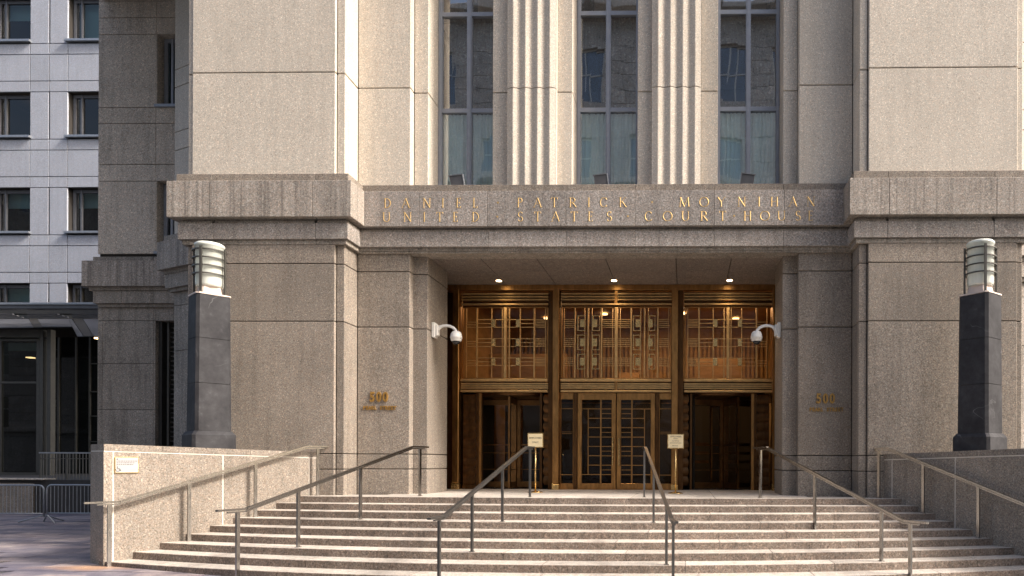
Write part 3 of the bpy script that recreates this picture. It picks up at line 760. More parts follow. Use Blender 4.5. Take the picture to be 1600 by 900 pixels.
# transom windows with decorative grilles
def grille(p0, p1, verts, groups, squares, rects, label=None):
    w = MB()
    def add(a, b, c_, d, dd=.03): w.box(ex(a), ex(b), YE-dd, YE+.01, ez(d), ez(c_))
    add(p0, p0+1.5, 480, 592, .05); add(p1-1.5, p1, 480, 592, .05); add(p0, p1, 480, 481.5, .05); add(p0, p1, 590.8, 592, .05)
    tw = obj('transom_window', w, BRONZE, court)
    for x, k in verts:
        mm = MB(); mm.box(ex(x-k/2), ex(x+k/2), YE-.03-k*.008, YE+.01, ez(591), ez(481)); obj('mullion', mm, GRIL, tw)
    for a, b, ys in groups:
        for y in ys: bxo('grille_bar', GRIL, tw, ex(a), ex(b), YE-.022, YE+.008, ez(y+.45), ez(y-.45))
    for a, b, c_, d in squares:
        mm = MB(); nn = 5; hh = (d-c_)/nn
        for i in range(nn): mm.box(ex(a), ex(b), YE-.045+(.012 if i % 2 else 0), YE+.012, ez(c_+(i+1)*hh), ez(c_+i*hh))
        obj('grille_rosette', mm, BRASS, tw)
    for a, b, c_, d in rects:
        mm = MB(); t_ = 1.3
        mm.box(ex(a), ex(a+t_), YE-.05, YE+.01, ez(d), ez(c_)); mm.box(ex(b-t_*.6), ex(b), YE-.04, YE+.01, ez(d), ez(c_))
        mm.box(ex(a+t_), ex(b-t_*.6), YE-.04, YE+.01, ez(c_+1), ez(c_)); mm.box(ex(a+t_), ex(b-t_*.6), YE-.04, YE+.01, ez(d), ez(d-1))
        obj('grille_frame', mm, BRASS, tw)
    mm = MB(); i = [mm.V(p) for p in ((ex(p0), YE+.02, ez(592)), (ex(p1), YE+.02, ez(592)), (ex(p1), YE+.02, ez(480)), (ex(p0), YE+.02, ez(480)))]; mm.face(i)
    obj('pane', mm, GL_DK, tw)
ROWS = [(499.5, 511.5), (529.5, 541.5), (559.5, 571.5)]
def mir(px, c=963.0): return 2*c-px
# centre
g_ = []; sq = []; rc = []
for (a, b) in ((880.5, 897), (942, 960.5)):
    for y0, y1 in ROWS:
        ys = [y0+i*(y1-y0)/4 for i in range(5)]; g_ += [(a, b, ys), (mir(b), mir(a), ys)]
for y0, y1 in ROWS:
    for a in (906.5, 926.5):
        sq += [(a, a+6.5, y0, y1), (mir(a+6.5), mir(a), y0, y1)]
    for a, b in ((902.5, 914.5),): rc += [(a, b, y0-6, y1+6), (mir(925), mir(937), y0-6, y1+6)] if False else [(a, b, y0-6, y1+6)]
    rc += [(1014, 1026-2.5, y0-6, y1+6)]
    rc += [(925.5, 937, y0-6, y1+6), (989, 1000.5, y0-6, y1+6)]
vs = [(881.5, .8), (898.5, 1.8), (913.5, .8), (919, 2.0), (925, .8), (940, 2.0), (957, .8)]
grille(877, 1049, vs+[(mir(x), k) for x, k in vs]+[(963, 4.5)], g_, sq, rc)
# outer bays
def outer(mirr):
    f = (lambda x: x) if not mirr else (lambda x: mir(x, 963.5))
    vs = [(745.5, 2.0), (768.5, .9), (785, .9), (790, 4.2), (796, 1.3), (813, 1.1), (835, 2.0), (852.5, 1.0), (729, .7)]
    g_ = []; sq = []
    for y0, y1 in ROWS:
        g_ += [(747, 768, [y0, (y0+y1)/2, y1]), (774, 788, [y0, y1]), (792, 806, [y0, y1]), (813, 834, [y0, (y0+y1)/2, y1]), (836, 852, [y0+i*(y1-y0)/5 for i in range(6)]), (729, 744, [y0+4, y0+8, y1])]
        sq += [(768, 774.5, y0, y1), (806.5, 813, y0, y1)]
    if mirr:
        vs = [(f(x), k) for x, k in vs]; g_ = [(f(b), f(a), ys) for a, b, ys in g_]; sq = [(f(b), f(a), c_, d) for a, b, c_, d in sq]
        grille(1069.5, 1205, vs, g_, sq, [])
    else: grille(723, 857, vs, g_, sq, [])
outer(False); outer(True)

# central double door and sidelights
zt, zb = ez(614.5), ZL+.012
def frame_rect(mm, x0, x1, z0, z1, w, wt, wb, y0, y1, c=.004):
    mm.box(x0, x0+w, y0, y1, z0, z1, c); mm.box(x1-w, x1, y0, y1, z0, z1, c)
    mm.box(x0+w, x1-w, y0+.003, y1-.003, z1-wt, z1, c); mm.box(x0+w, x1-w, y0+.003, y1-.003, z0, z0+wb, c)
def pane_obj(x0, x1, z0, z1, y, mat, parent, name='pane'):
    mm = MB(); i = [mm.V(p) for p in ((x0, y, z0), (x1, y, z0), (x1, y, z1), (x0, y, z1))]; mm.face(i); return obj(name, mm, mat, parent)
for s in (-1, 1):
    f = (lambda x: x) if s < 0 else (lambda x: mir(x, 963.5))
    x0, x1 = sorted((ex(f(903)), ex(f(963))))
    mm = MB(); frame_rect(mm, x0+.003, x1-.003, zb, zt, .098, .155, .13, YE-.06, YE+.02, .005)
    leaf = obj('door_leaf', mm, BRONZE, court)
    g0, g1 = sorted((ex(f(910)), ex(f(957))))
    pane_obj(g0, g1, ez(757), ez(625), YE-.01, GL_DK, leaf)
    mm = MB(); 
    def hb(pa, pb, py, k=.55):
        a, b = sorted((ex(f(pa)), ex(f(pb)))); mm.box(a, b, YE-.035, YE, ez(py+k), ez(py-k))
    def vb(px, pa, pb, k=1.1):
        a, b = sorted((ex(f(px-k)), ex(f(px+k)))); mm.box(a, b, YE-.04, YE, ez(pb), ez(pa))
    vb(939.3, 625, 757); vb(919.6, 639, 742, .55)
    ys = [639+14.65*i for i in range(8)]
    for i, y in enumerate(ys): hb(910 if i in (0, 7) else 919.6, 939.3, y); hb(939.3, 957, y)
    for i in (0, 2, 4, 6): hb(939.3, 957, ys[i]+7.4, .45)
    obj('door_muntins', mm, BRONZE, leaf)
    h0, h1 = sorted((ex(f(957.5)), ex(f(959.7))))
    mm = MB(); mm.box(h0, h1, YE-.14, YE-.11, ez(728), ez(684), .006); mm.box(h0+.008, h1-.008, YE-.12, YE-.058, ez(726), ez(723)); mm.box(h0+.008, h1-.008, YE-.12, YE-.058, ez(689), ez(686))
    obj('door_handle', mm, BRASS, leaf)
    # sidelight and its post
    p0, p1 = sorted((ex(f(897)), ex(f(902.6)))); bxo('door_post', BRONZD, court, p0, p1, YE-.08, YE+.05, ZL, zt, .004)
    a, b = sorted((ex(f(876.5)), ex(f(896.8))))
    mm = MB(); frame_rect(mm, a, b, ZL, zt, .014, .145, .14, YE-.05, YE+.02, .003)
    sl_ = obj('sidelight', mm, BRONZE, court)
    pane_obj(a+.012, b-.012, ZL+.13, zt-.14, YE-.01, GL_DK, sl_)
    mm = MB()
    for y in (638.8, 742): mm.box(a+.014, b-.014, YE-.035, YE, ez(y+.5), ez(y-.5))
    mm.box(a+.03, b-.03, YE-.03, YE, ez(675.4), ez(674.8)); mm.box(a+.03, b-.03, YE-.03, YE, ez(678), ez(677.4))
    obj('sidelight_bars', mm, BRONZE, sl_)
bxo('door_threshold', BRONZE, court, bx(1, -1.3), bx(1, 1.3), YE-.1, YE+.1, ZL-.05, ZL+.01)

# revolving doors in the outer bays
def scallops(a0, a1, Y0, Y1, name, n=10):
    mm = MB(); z0, z1 = ZL+.1, zt-.03; hh = (z1-z0)/n
    prof = []
    for i in range(n):
        for j in range(6):
            u = j/5; prof.append((z0+(i+u)*hh, .035*math.sin(math.pi*u)))
    for (za, ba), (zb_, bb) in zip(prof, prof[1:]):
        s_ = 1 if a1 > a0 else -1
        v = [mm.V(p) for p in ((a0, Y0-ba, za), (a1+s_*ba, Y0-ba, za), (a1+s_*ba, Y1, za), (a0, Y0-bb, zb_), (a1+s_*bb, Y0-bb, zb_), (a1+s_*bb, Y1, zb_))]
        if s_ > 0: mm.face([v[0], v[1], v[4], v[3]]); mm.face([v[1], v[2], v[5], v[4]])
        else: mm.face([v[3], v[4], v[1], v[0]]); mm.face([v[4], v[5], v[2], v[1]])
    return obj(name, mm, BRONZD, court)
for sg in (-1, 1):
    ac = 2.52; cx, cy = bx(sg, ac), 17.02; r = .95
    # outer fluted panel, inner jamb
    scallops(bx(sg, 3.5), bx(sg, 3.24), YE-.02, YE+.5, 'scalloped_panel')
    scallops(bx(sg, 1.54), bx(sg, 1.64), YE+.02, YE+.5, 'scalloped_panel')
    bxo('panel_base', BRONZD, court, bx(sg, 3.52), bx(sg, 3.22), YE-.04, YE+.5, ZL, ZL+.1, .004)
    bxo('door_post', BRONZE, court, bx(sg, 3.16), bx(sg, 3.10), YE+.02, YE+.12, ZL, zt)
    bxo('door_post', BRONZD, court, bx(sg, 3.22), bx(sg, 3.165), YE+.0, YE+.4, ZL, zt)
    bxo('door_post', BRONZD, court, bx(sg, 1.75), bx(sg, 1.70), YE+.02, YE+.12, ZL, zt)
    drum = MB()
    for a0_, a1_ in ((20, 115), (-65, 20)):
        pass
    for sd in (0, 1):
        base = 180 if sd else 0; n = 12
        A = [math.radians(base-42+84*i/n) for i in range(n+1)]
        o_ = [(cx+(r+.05)*math.cos(t), cy+(r+.05)*math.sin(t)) for t in A]; i_ = [(cx+r*math.cos(t), cy+r*math.sin(t)) for t in A[::-1]]
        drum.prism(o_+i_, ZL, zt)
    dr = obj('revolving_door', drum, BLACKM, court)
    mm = MB(); mm.lathe([(r+.05, zt-.06), (r+.05, zt+.06)], cx, cy, 32); obj('drum_ceiling', mm, BRONZD, dr)
    rot0 = math.radians(-86) if sg < 0 else math.radians(-72)
    for k in range(4):
        M = Matrix.Translation((cx, cy, 0)) @ Matrix.Rotation(rot0+k*math.pi/2, 4, 'Z')
        mm = MB(M); R1 = r-.02; z0, z1 = ZL+.02, zt-.08
        mm.box(.03, .11, -.022, .022, z0, z1); mm.box(R1-.09, R1, -.022, .022, z0, z1); mm.box(.11, R1-.09, -.02, .02, z0, z0+.13); mm.box(.11, R1-.09, -.02, .02, z1-.13, z1)
        mm.box(.13, R1-.11, -.045, -.03, 1.93, 1.96)
        for zz_ in (1.35, 1.75): mm.box(.11, R1-.09, -.012, .012, zz_-.008, zz_+.008)
        if sg > 0:
            for zz_ in (1.55, 1.76, 1.97): mm.box(.38, R1-.1, -.03, -.02, zz_-.035, zz_+.035)
        obj('door_wing', mm, BRONZD2, dr)
        mm = MB(M); i = [mm.V(p) for p in ((.11, 0, z0+.1), (R1-.09, 0, z0+.1), (R1-.09, 0, z1-.1), (.11, 0, z1-.1))]; mm.face(i); obj('pane', mm, GL_DK, dr)
    mm = MB(); mm.tube([(cx, cy, ZL), (cx, cy, zt-.06)], .03, 8); obj('center_shaft', mm, BRONZE, dr)
# lobby behind the doors
m = MB(); m.box(bx(1, -4.2), bx(1, 4.2), 16.2, 25, ZL-.1, ZL); obj('lobby_floor', m, LOBFLOOR, court)
m = MB(); m.box(bx(1, -4.3), bx(1, -4.2), 16.2, 25, ZL, 6.6); m.box(bx(1, 4.2), bx(1, 4.3), 16.2, 25, ZL, 6.6); m.box(bx(1, -4.3), bx(1, 4.3), 22.5, 22.6, 3.4, 6.6)
obj('lobby_wall', m, LOBBY, court)
m = MB(); m.box(bx(1, -4.3), bx(1, 4.3), 22.5, 22.6, ZL, 3.4); obj('lobby_wall', m, DARKROOM, court)
m = MB(); m.box(bx(1, -4.3), bx(1, 4.3), 16.2, 25, 5.9, 6.0); obj('lobby_ceiling', m, LOBBY, court)
m = MB(); m.box(bx(1, -4.2), bx(1, 4.2), 16.35, 21, 3.30, 3.42); obj('mezzanine_floor', m, BRONZD, court)
# fluted panelling and shelves seen through the transoms
m = MB()
for i in range(60):
    x = bx(1, -4.1+i*.139); m.box(x, x+.07, 22.38, 22.5, 3.42, 5.5)
obj('fluted_panelling', m, LOBBY, court)
m = MB(); m.box(bx(1, -4.2), bx(1, -1.9), 20.6, 20.75, 3.42, 4.7); m.box(bx(1, 1.9), bx(1, 3.2), 20.0, 20.2, 3.42, 4.5); m.box(bx(1, -.4), bx(1, .2), 21, 21.3, 3.42, 4.2); obj('lobby_partition', m, LOBBY, court)
for (a, y, z) in ((-2.2, 18.5, 5.88), (.6, 18.8, 5.88), (2.4, 18.3, 5.88), (1.5, 20.5, 5.88), (-.8, 20.6, 5.88), (-2.6, 21.2, 5.88), (3.1, 21.3, 5.88)):
    mm = MB(); mm.lathe([(.1, z), (.1, z-.03)], bx(1, a), y, 12); obj('lobby_lamp', mm, LAMPL, court)
for (a, y) in ((-1.6, 17.3), (2.4, 17.5), (.5, 17.4), (3.0, 18.6)):
    mm = MB(); mm.lathe([(.08, 3.298), (.08, 3.27)], bx(1, a), y, 12); obj('lobby_lamp', mm, LAMPL, court)
for a in (-2.2, .6, 2.6):
    ld = bpy.data.lights.new('lobby_light', 'AREA'); ld.shape = 'DISK'; ld.size = 1.2; ld.energy = {-2.2: 6, .6: 34, 2.6: 20}[a]; ld.color = (1, .62, .30)
    lo = bpy.data.objects.new('lobby_light', ld); COL.objects.link(lo); lo.location = (bx(1, a), 19.6, 5.8)
ld = bpy.data.lights.new('vestibule_light', 'AREA'); ld.shape = 'DISK'; ld.size = .6; ld.energy = 3; ld.color = (1, .66, .35)
lo = bpy.data.objects.new('vestibule_light', ld); COL.objects.link(lo); lo.location = (bx(1, 2.0), 19.2, 3.2)

# ------------------------------------------------------------------ wings stepping back on both sides
def facet(sg, O, u, length, zlow):
    # local frame: +x along the wall towards the main pier, +y into the building
    ang_ = math.atan2(u[1], u[0])
    M = Matrix.Translation((O[0], O[1], 0)) @ Matrix.Rotation(ang_, 4, 'Z')
    if sg > 0: M = Matrix.Translation((2*XS, 0, 0)) @ Matrix.Diagonal((-1, 1, 1, 1)) @ M
    def B(name, mat, x0, x1, y0, y1, z0, z1, c=0):
        mm = MB(M); mm.box(x0, x1, y0, y1, z0, z1, c)
        if sg > 0: mm.f = [f[::-1] for f in mm.f]
        return obj(name, mm, mat, court)
    B('frieze_stone', G_FRZ, 0, length, 0, 1.2, 6.04, 6.706, .006)
    B('moulding_stone', G_DK, .1, length, .1, 1.2, 5.956, 6.038); B('band_stone', G_DK, .12, length, .12, 1.2, 5.62, 5.954)
    B('moulding_stone', G_DK, .18, length, .18, 1.2, 5.54, 5.618); B('blocking_stone', G_DK, .1, length, .1, 1.2, 6.708, 6.86)
    up = [6.862, 8.92, 9.36, 10.43, 10.85, 12.78, 13.21, ZT]
    for z0, z1 in zip(up, up[1:]): B('granite_panel', G_UP, .25, length, .25, 1.0, z0+.008, z1-.008, .004)
    lo_ = [-.3, 1.68, 4.145, 5.22, 5.538]
    for z0, z1 in zip(lo_, lo_[1:]): B('granite_panel', G_DK, .25, length, .25, 1.0, z0+.005, z1-.005, .004)
    B('wall_core', BODY, .3, length, .3, 1.3, -.3, ZT)
FA = W(245, 378, 16.44); FB = W(289, 368, 15.97); FD = (FB-FA).xy.normalized()
facet(-1, (FA.x, FA.y), (FD.x, FD.y), 3.3, 0)
facet(1, (FA.x-.25, FA.y), (FD.x, FD.y), 3.3, 0)

def zw(py, px, Y): return W(px, py, Y).z
YW = 18.15
def xw(px): return W(px, 400, YW).x
rows_y = [-60, 2, 27.7, 53.7, 168, 193, 257, 283, 397]
zs = [zw(y, 200, YW) for y in rows_y]; zs[0] = ZT
for i, (za, zb_) in enumerate(zip(zs, zs[1:])):
    if za <= zb_: continue
    bxo('granite_panel', G_WING, court, xw(153), xw(243)-.008, YW, YW+.3, zb_+.008, za-.008, .004)
    if i in (3, 7):
        x0, x1 = xw(244.5), xw(300)
        mm = MB(); frame_rect(mm, x0+.02, x1, zb_+.02, za, .1, .1, .08, YW+.22, YW+.30, 0); mm.box(x0+.22, x0+.28, YW+.2, YW+.3, zb_, za)
        wd = obj('window', mm, ALU, court); pane_obj(x0+.1, x1-.1, zb_+.08, za-.08, YW+.27, GL_B, wd)
        mm = MB(); mm.box(x0-.03, x1, YW-.07, YW+.2, zb_-.01, zb_+.06); obj('sill', mm, ALU, wd)
        bxo('room_lining', SHADE if i == 3 else DARKROOM, court, x0, x1, YW+.7, YW+.75, zb_-.2, za+.2)
        bxo('granite_panel', G_WING, court, xw(243), x0, YW, YW+.3, zb_, za)
    else: bxo('granite_panel', G_WING, court, xw(243)+.002, xw(310), YW, YW+.3, zb_+.008, za-.008, .004)
fx = [W(127, 430, YW-.24).x, xw(196), xw(245), xw(310)]
for i, (x0, x1) in enumerate(zip(fx, fx[1:])):
    a = .0 if i == 0 else .003
    bxo('frieze_stone', G_FRZ, court, x0+a, x1-.003, YW-.24, YW+.5, 6.04, 6.70, .006)
    bxo('moulding_stone', G_DK, court, x0+(.12 if i == 0 else a), x1-.003, YW-.15, YW+.5, 5.95, 6.038)
    bxo('band_stone', G_DK, court, x0+(.2 if i == 0 else a), x1-.003, YW-.12, YW+.5, 5.62, 5.948, .006)
    bxo('moulding_stone', G_DK, court, x0+(.28 if i == 0 else a), x1-.003, YW-.06, YW+.5, 5.54, 5.618)
    bxo('blocking_stone', G_DK, court, x0+(.2 if i == 0 else a), x1-.003, YW-.12, YW+.5, 6.702, 6.83, .006)
lows = [zw(y, 200, YW) for y in (479, 501, 568, 640, 760)]
xsl = [xw(153), xw(160.5), xw(240), xw(243.5)]
for x0, x1 in zip(xsl, xsl[1:]):
    for za, zb_ in zip(lows, lows[1:]): bxo('granite_panel', G_DK, court, x0+.003, x1-.003, YW, YW+.3, zb_+.005, za-.005, .004)
bxo('granite_panel', G_DK, court, xw(243.5), xw(300), YW, YW+.3, lows[1], lows[0], .004)
bxo('door_post', BLACKM, court, xw(244), xw(249), YW+.1, YW+.4, 0, lows[1])
bxo('door_post', DARKF, court, xw(255), xw(258), YW+.15, YW+.3, 0, lows[1])
m = MB(); z = .9
while z < lows[1]-.05: m.box(xw(258), xw(275), YW+.22, YW+.30, z, z+.035); z += .125
lv = obj('louvre_screen', m, DARKF, court); setp(lv, kind='stuff')
bxo('wall_core', BODY, court, xw(154), xw(243), YW+.05, YW+1.2, -.2, ZT)
bxo('wall_core', BODY, court, xw(243), xw(420), YW+.8, YW+1.2, -.2, ZT)

# the matching wing on the right, mostly outside the frame
rx0, rx1, rx2 = 2*XS-xw(310), 2*XS-xw(153), 26.0
zr_ = sorted({round(z, 3) for z in zs if z > 6.85} | {6.85, ZT, 5.6, 4.145, 1.68, -.5})
for xa_, xb2 in ((rx0, rx1), (rx1, rx1+4.4), (rx1+4.4, rx2)):
    for za, zb_ in zip(zr_, zr_[1:]):
        bxo('granite_panel', G_WING if za > 6 else G_DK, court, xa_+.006, xb2-.006, YW, YW+.3, za+.008, zb_-.008, .004)
    bxo('frieze_stone', G_FRZ, court, xa_+.003, xb2-.003, YW-.24, YW-.002, 6.04, 6.70, .006)
    bxo('band_stone', G_DK, court, xa_+.003, xb2-.003, YW-.12, YW-.002, 5.62, 6.036, .006)
bxo('wall_core', BODY, court, rx0, rx2, YW+.05, YW+1.2, -.5, ZT)

# ------------------------------------------------------------------ pale office block on the left
YB = 27.0
office = thing('office_building', (-26, 27, 0), 'pale blue-grey panelled office block with square windows and a dark glass ground floor, far left', 'office building')
def xb(px): return W(px, 400, YB).x
def zb2(py): return W(60, py, YB).z
per = 119.0; bays = range(-3, 2)
for fl in range(-1, 4):
    y0 = -6+149.5*fl                        # window head of this floor
    sill = 68-149.5+149.5*(fl+1)-0
    head = sill-68
    for b_ in bays:
        o_ = b_*per
        px0, px1, px2, px3 = -14+o_, 46+o_, 76+o_, 105+o_
        if px0 > 200: continue
        last = sill > 474
        sl_y = min(sill, 474)
        # window row: two piers
        for a, c_ in ((px1, px2), (px2, px3)):
            if sl_y-(head) > 3: bxo('granite_panel', G_BLUE, office, xb(a)+(.035 if a == px2 else .015), xb(c_)-(.035 if c_ == px2 else .015), YB, YB+.12, zb2(sl_y)+.014, zb2(head-6)-.014, .004)
        # the window itself
        x0, x1 = xb(px0), xb(px1); z0, z1 = zb2(sill-2), zb2(head-6)
        if last: z0 = zb2(474)
        mm = MB(); frame_rect(mm, x0+.03, x1-.03, z0+.03, z1-.02, .10, .12, .07, YB+.22, YB+.30, 0); mm.box(x0+.34, x0+.40, YB+.2, YB+.3, z0+.03, z1-.02)
        wd = obj('window', mm, WFR, office)
        pane_obj(x0+.12, x1-.1, z0+.08, z1-.12, YB+.27, GL_B, wd)
        if not last:
            mm = MB(); mm.box(x0-.06, x1+.06, YB-.12, YB+.2, z0-.01, z0+.07); obj('sill', mm, GALV, wd)
        fill = (fl*3+b_) % 4
        if fill == 1 or fl in (0, 2):
            mm = MB(); mm.box(x0, x1, YB+.55, YB+.57, z0 if (b_ == 1 and fl == 0) else z1-.62, z1); obj('roller_shade_and_reflection', mm, SHADE, wd)
        # rows between floors
        if not last:
            for (ya, yb_) in ((sill, sill+17), (sill+17, sill+58.5), (sill+58.5, sill+75.5)):
                for a, c_ in ((px0, px1), (px1, px2), (px2, px3)):
                    bxo('granite_panel', G_BLUE, office, xb(a)+.015, xb(c_)-.015, YB, YB+.12, zb2(yb_)+.015, zb2(ya)-.015, .004)
        if fl in (1, 3, 0) and b_ in (0, 1):
            mm = MB(); mm.box(x0+.75, x0+1.2, YB+1.0, YB+1.15, z1-.22, z1-.2); obj('ceiling_light', mm, LAMPO, office)
            mm = MB(); mm.box(x0+.85, x0+1.35, YB+1.5, YB+1.62, z1-.27, z1-.25); obj('ceiling_light', mm, LAMPO, office)
# dark backing behind joints, with rooms behind windows
m = MB()
for b_ in bays: m.box(xb(46+b_*per)+.01, xb(105+b_*per)-.01, YB+.06, YB+2.6, zb2(474), zb2(-230))
obj('wall_core', m, JOINT, office)
m = MB()
for fl in range(-1, 3):
    sill = 68+149.5*fl; m.box(xb(-14-3*per), xb(105+per), YB+.06, YB+2.6, zb2(sill+75), zb2(sill))
m.box(xb(-14-3*per), xb(105+per), YB+2.5, YB+2.7, -1, zb2(-230))
m.box(xb(-14-3*per), xb(105+per), YB+.0, YB+2.7, zb2(-230), zb2(-240))
obj('floor_core', m, JOINT, office)
# ground floor: dark glazing
def gb(name, mat, p0, p1, q0, q1, y0, y1, c=0, par=None):
    A = W(p0, q0, y0); Bq = W(p1, q1, y0); return bxo(name, mat, par or office, A.x, Bq.x, y0, y1, Bq.z, A.z, c)
gb('lintel_beam', DARKF, -400, 200, 474, 500, 27.35, 27.7)
gb('lintel_beam', DARKF, -400, 63, 515, 527, 25.6, 26.0)
gb('shopfront_post', DARKF, 62, 66.5, 515, 756, 25.6, 25.8); gb('shopfront_post', DARKF, 73.5, 78.5, 515, 756, 25.6, 25.8)
gb('lintel_beam', BLACKM, 62, 76, 527, 530, 25.65, 25.8)
mm = MB()
for (p0, p1, q0, q1) in ((-2, 60, 530, 533), (57, 61, 533, 742), (-2, 1.5, 533, 742), (1.5, 57, 596, 599), (1.5, 57, 738, 745), (-62, -2, 530, 533), (-62, -2, 738, 745), (-62, -58, 533, 742), (-60, -2, 596, 599)):
    A = W(p0, q0, 25.7); Bq = W(p1, q1, 25.7); mm.box(A.x, Bq.x, 25.7, 25.8, Bq.z, A.z)
shop = obj('shopfront_frame', mm, DARKF, office)
for p0, p1 in ((-60, -2), (1.5, 57)):
    for q0, q1 in ((533, 596), (599, 738)):
        A = W(p0, q0, 25.74); Bq = W(p1, q1, 25.74); pane_obj(A.x, Bq.x, Bq.z, A.z, 25.74, GL_ST, shop)
gb('roller_shade_and_reflection', SHADE, 13, 57, 536, 548, 26.1, 26.12)  # pale strip painted in for a light reflection on the shop glass
gb('ceiling_light', LAMPO, 40, 48, 557.5, 559, 26.3, 26.5)
gb('ceiling_light', LAMPO, 147, 153, 527, 529, 26.3, 26.5)
for p0, p1 in ((79, 91), (92, 118), (119, 139), (140, 153)):
    A = W(p0, 527, 28.2); Bq = W(p1, 756, 28.2); pane_obj(A.x, Bq.x, Bq.z, A.z, 28.2, GL_ST, shop)
mm = MB()
for p0 in (91, 118, 139.5, 153):
    A = W(p0-.8, 527, 28.15); Bq = W(p0+.8, 756, 28.15); mm.box(A.x, Bq.x, 28.15, 28.25, Bq.z, A.z)
for q in (568, 612, 650, 690):
    A = W(139, q-.7, 28.15); Bq = W(160, q+.7, 28.15); mm.box(A.x, Bq.x, 28.14, 28.22, Bq.z, A.z)
obj('glazing_bars', mm, DARKF, office)
gb('shop_interior', DARKROOM, -400, 300, 474, 800, 31, 31.2)
m = MB(); A = W(-400, 500, 27.7); m.box(A.x, -18, 27.7, 31, A.z, A.z+.1); obj('shop_ceiling', m, DARKROOM, office)
# canopy
cano = thing('entrance_canopy', (-22.5, 25.5, 4), 'grey metal and glass canopy with slats over the dark shopfront, far left', 'canopy')
def gc(name, mat, p0, p1, q0, q1, y0, y1, c=0): return gb(name, mat, p0, p1, q0, q1, y0, y1, c, cano)
gc('fascia_beam', CANM, -300, 153, 476, 482, 24.6, 24.9, .01); gc('fascia_cap', GALV, -300, 153, 473, 475.7, 24.55, 24.95, .005)
for q in (490.5, 493, 495.5):
    for p0, p1 in ((-40, 17+(q-490)*3), (42, 88+(q-490)*3), (112, 156)): gc('slat', CANM, p0, p1, q-.6, q+.6, 25.2, 25.3)
gc('back_beam', BLACKM, -300, 156, 483, 490, 26.2, 26.4)
def slope(name, mat, pts, yf, yb_, parent=cano, th=.03):
    mm = MB(); vs_ = [W(p, q, yf if k < 2 else yb_) for k, (p, q) in enumerate(pts)]
    a = [mm.V(v) for v in vs_]; b = [mm.V(v+Vector((0, .0, th))) for v in vs_]
    mm.face(a); mm.face(b[::-1])
    for i in range(4): mm.face([a[i], b[i], b[(i+1) % 4], a[(i+1) % 4]])
    return obj(name, mm, mat, parent)
slope('canopy_panel', CANM, [(-120, 514), (52, 512), (45, 499.5), (-120, 499.5)], 25.0, 26.2)
slope('canopy_panel', CANM, [(66, 511), (112, 511), (106, 499.5), (59, 499.5)], 25.0, 26.2)
slope('canopy_panel', CANM, [(146, 526), (160, 526), (160, 499.5), (130, 499.5)], 24.9, 26.2)
slope('canopy_rib', BLACKM, [(52.5, 512), (66, 512), (60, 499), (45.5, 499)], 24.98, 26.25)
slope('canopy_rib', BLACKM, [(131, 526), (145, 526), (129, 499), (113, 499)], 24.88, 26.25)
slope('canopy_panel', CANM, [(121, 526), (130, 526), (112, 499.5), (106, 499.5)], 24.9, 26.2)
# terrace in front of it, with its wall
m = MB(); m.box(-45, -13.2, 20.0, 31, -.3, .955); terr = setp(obj('raised_terrace', m, plain('dark_terrace_stone', (.035, .033, .032), .7, noise=.3, nscale=5)), kind='structure')
A = W(53, 762, 19.97)
for x0, x1 in ((-27, -24.6), (-24.6, -21.6), (-21.6, A.x)):
    bxo('cladding_slab', G_LOW, terr, x0+.006, x1-.006, 19.93, 19.998, -.1, .86, .004)
bxo('terrace_coping', G_WING, terr, -30, A.x+.35, 19.88, 20.3, .957, 1.0, .004)
# railing on the terrace
ral = thing('terrace_railing', (-17, 20.3, .96), 'black upright-bar railing on the raised terrace behind the crowd barriers', 'railing')
xa, xb_ = W(62, 720, 20.3).x, W(175, 720, 20.3).x; zt_, zb_ = W(100, 706.5, 20.3).z, W(100, 752, 20.3).z
m = MB(); m.box(xa, xb_, 20.27, 20.33, zt_-.04, zt_); obj('top_rail', m, GALV, ral)
m = MB(); m.box(xa, xb_, 20.28, 20.32, zb_, zb_+.03); m.box(xa, xb_, 20.285, 20.315, zt_-.2, zt_-.18); obj('lower_rail', m, RAILD, ral)
x = xa+.01; k = 0
while x < xb_:
    m = MB()
    if k % 8 == 0: m.box(x, x+.035, 20.27, 20.33, .955, zt_-.04); obj('post', m, DARKF, ral)
    else: m.box(x, x+.012, 20.29, 20.31, zb_+.03, zt_-.04); obj('baluster', m, RAILD, ral)
    x += .098; k += 1
# crowd barriers
def barrier(px0, px1, Y, label, rc=.12):
    L_, R__ = W(px0, 780, Y).x, W(px1, 780, Y).x; z0 = gz(-16); zt_ = W((px0+px1)/2, 758, Y).z; zb_ = W((px0+px1)/2, 802, Y).z
    t = thing('crowd_barrier', ((L_+R__)/2, Y, z0), label, 'barrier', 'steel crowd barriers by the terrace wall')
    def arc_(cx, cz, a0, a1): return [(cx+rc*math.cos(math.radians(a)), Y, cz+rc*math.sin(math.radians(a))) for a in [a0+(a1-a0)*i/5 for i in range(6)]]
    m = MB(); pts = [(L_, Y, zb_-.08)]+arc_(L_+rc, zt_-rc, 180, 90)+arc_(R__-rc, zt_-rc, 90, 0)+[(R__, Y, zb_-.08)]
    m.tube(pts, .021, 7); obj('frame', m, GALV, t)
    m = MB(); m.tube([(L_, Y, zb_), (R__, Y, zb_)], .017, 6); obj('bottom_rail', m, GALV, t)
    n = int((R__-L_)/.092)
    for i in range(1, n):
        x = L_+(R__-L_)*i/n; m = MB(); m.tube([(x, Y, zb_), (x, Y, zt_-.02)], .0075, 5, False); obj('upright_bar', m, GALV, t)
    for xx, s in ((L_, 1), (R__, -1)):
        for dy in (-1, 1):
            m = MB(); m.tube([(xx, Y, zb_+.02), (xx+s*.05*0, Y, zb_-.04), (xx+s*(.42 if dy < 0 else -.30), Y+dy*.24, gz(xx)+.015)], .018, 6); obj('foot', m, GALV, t)
    return t
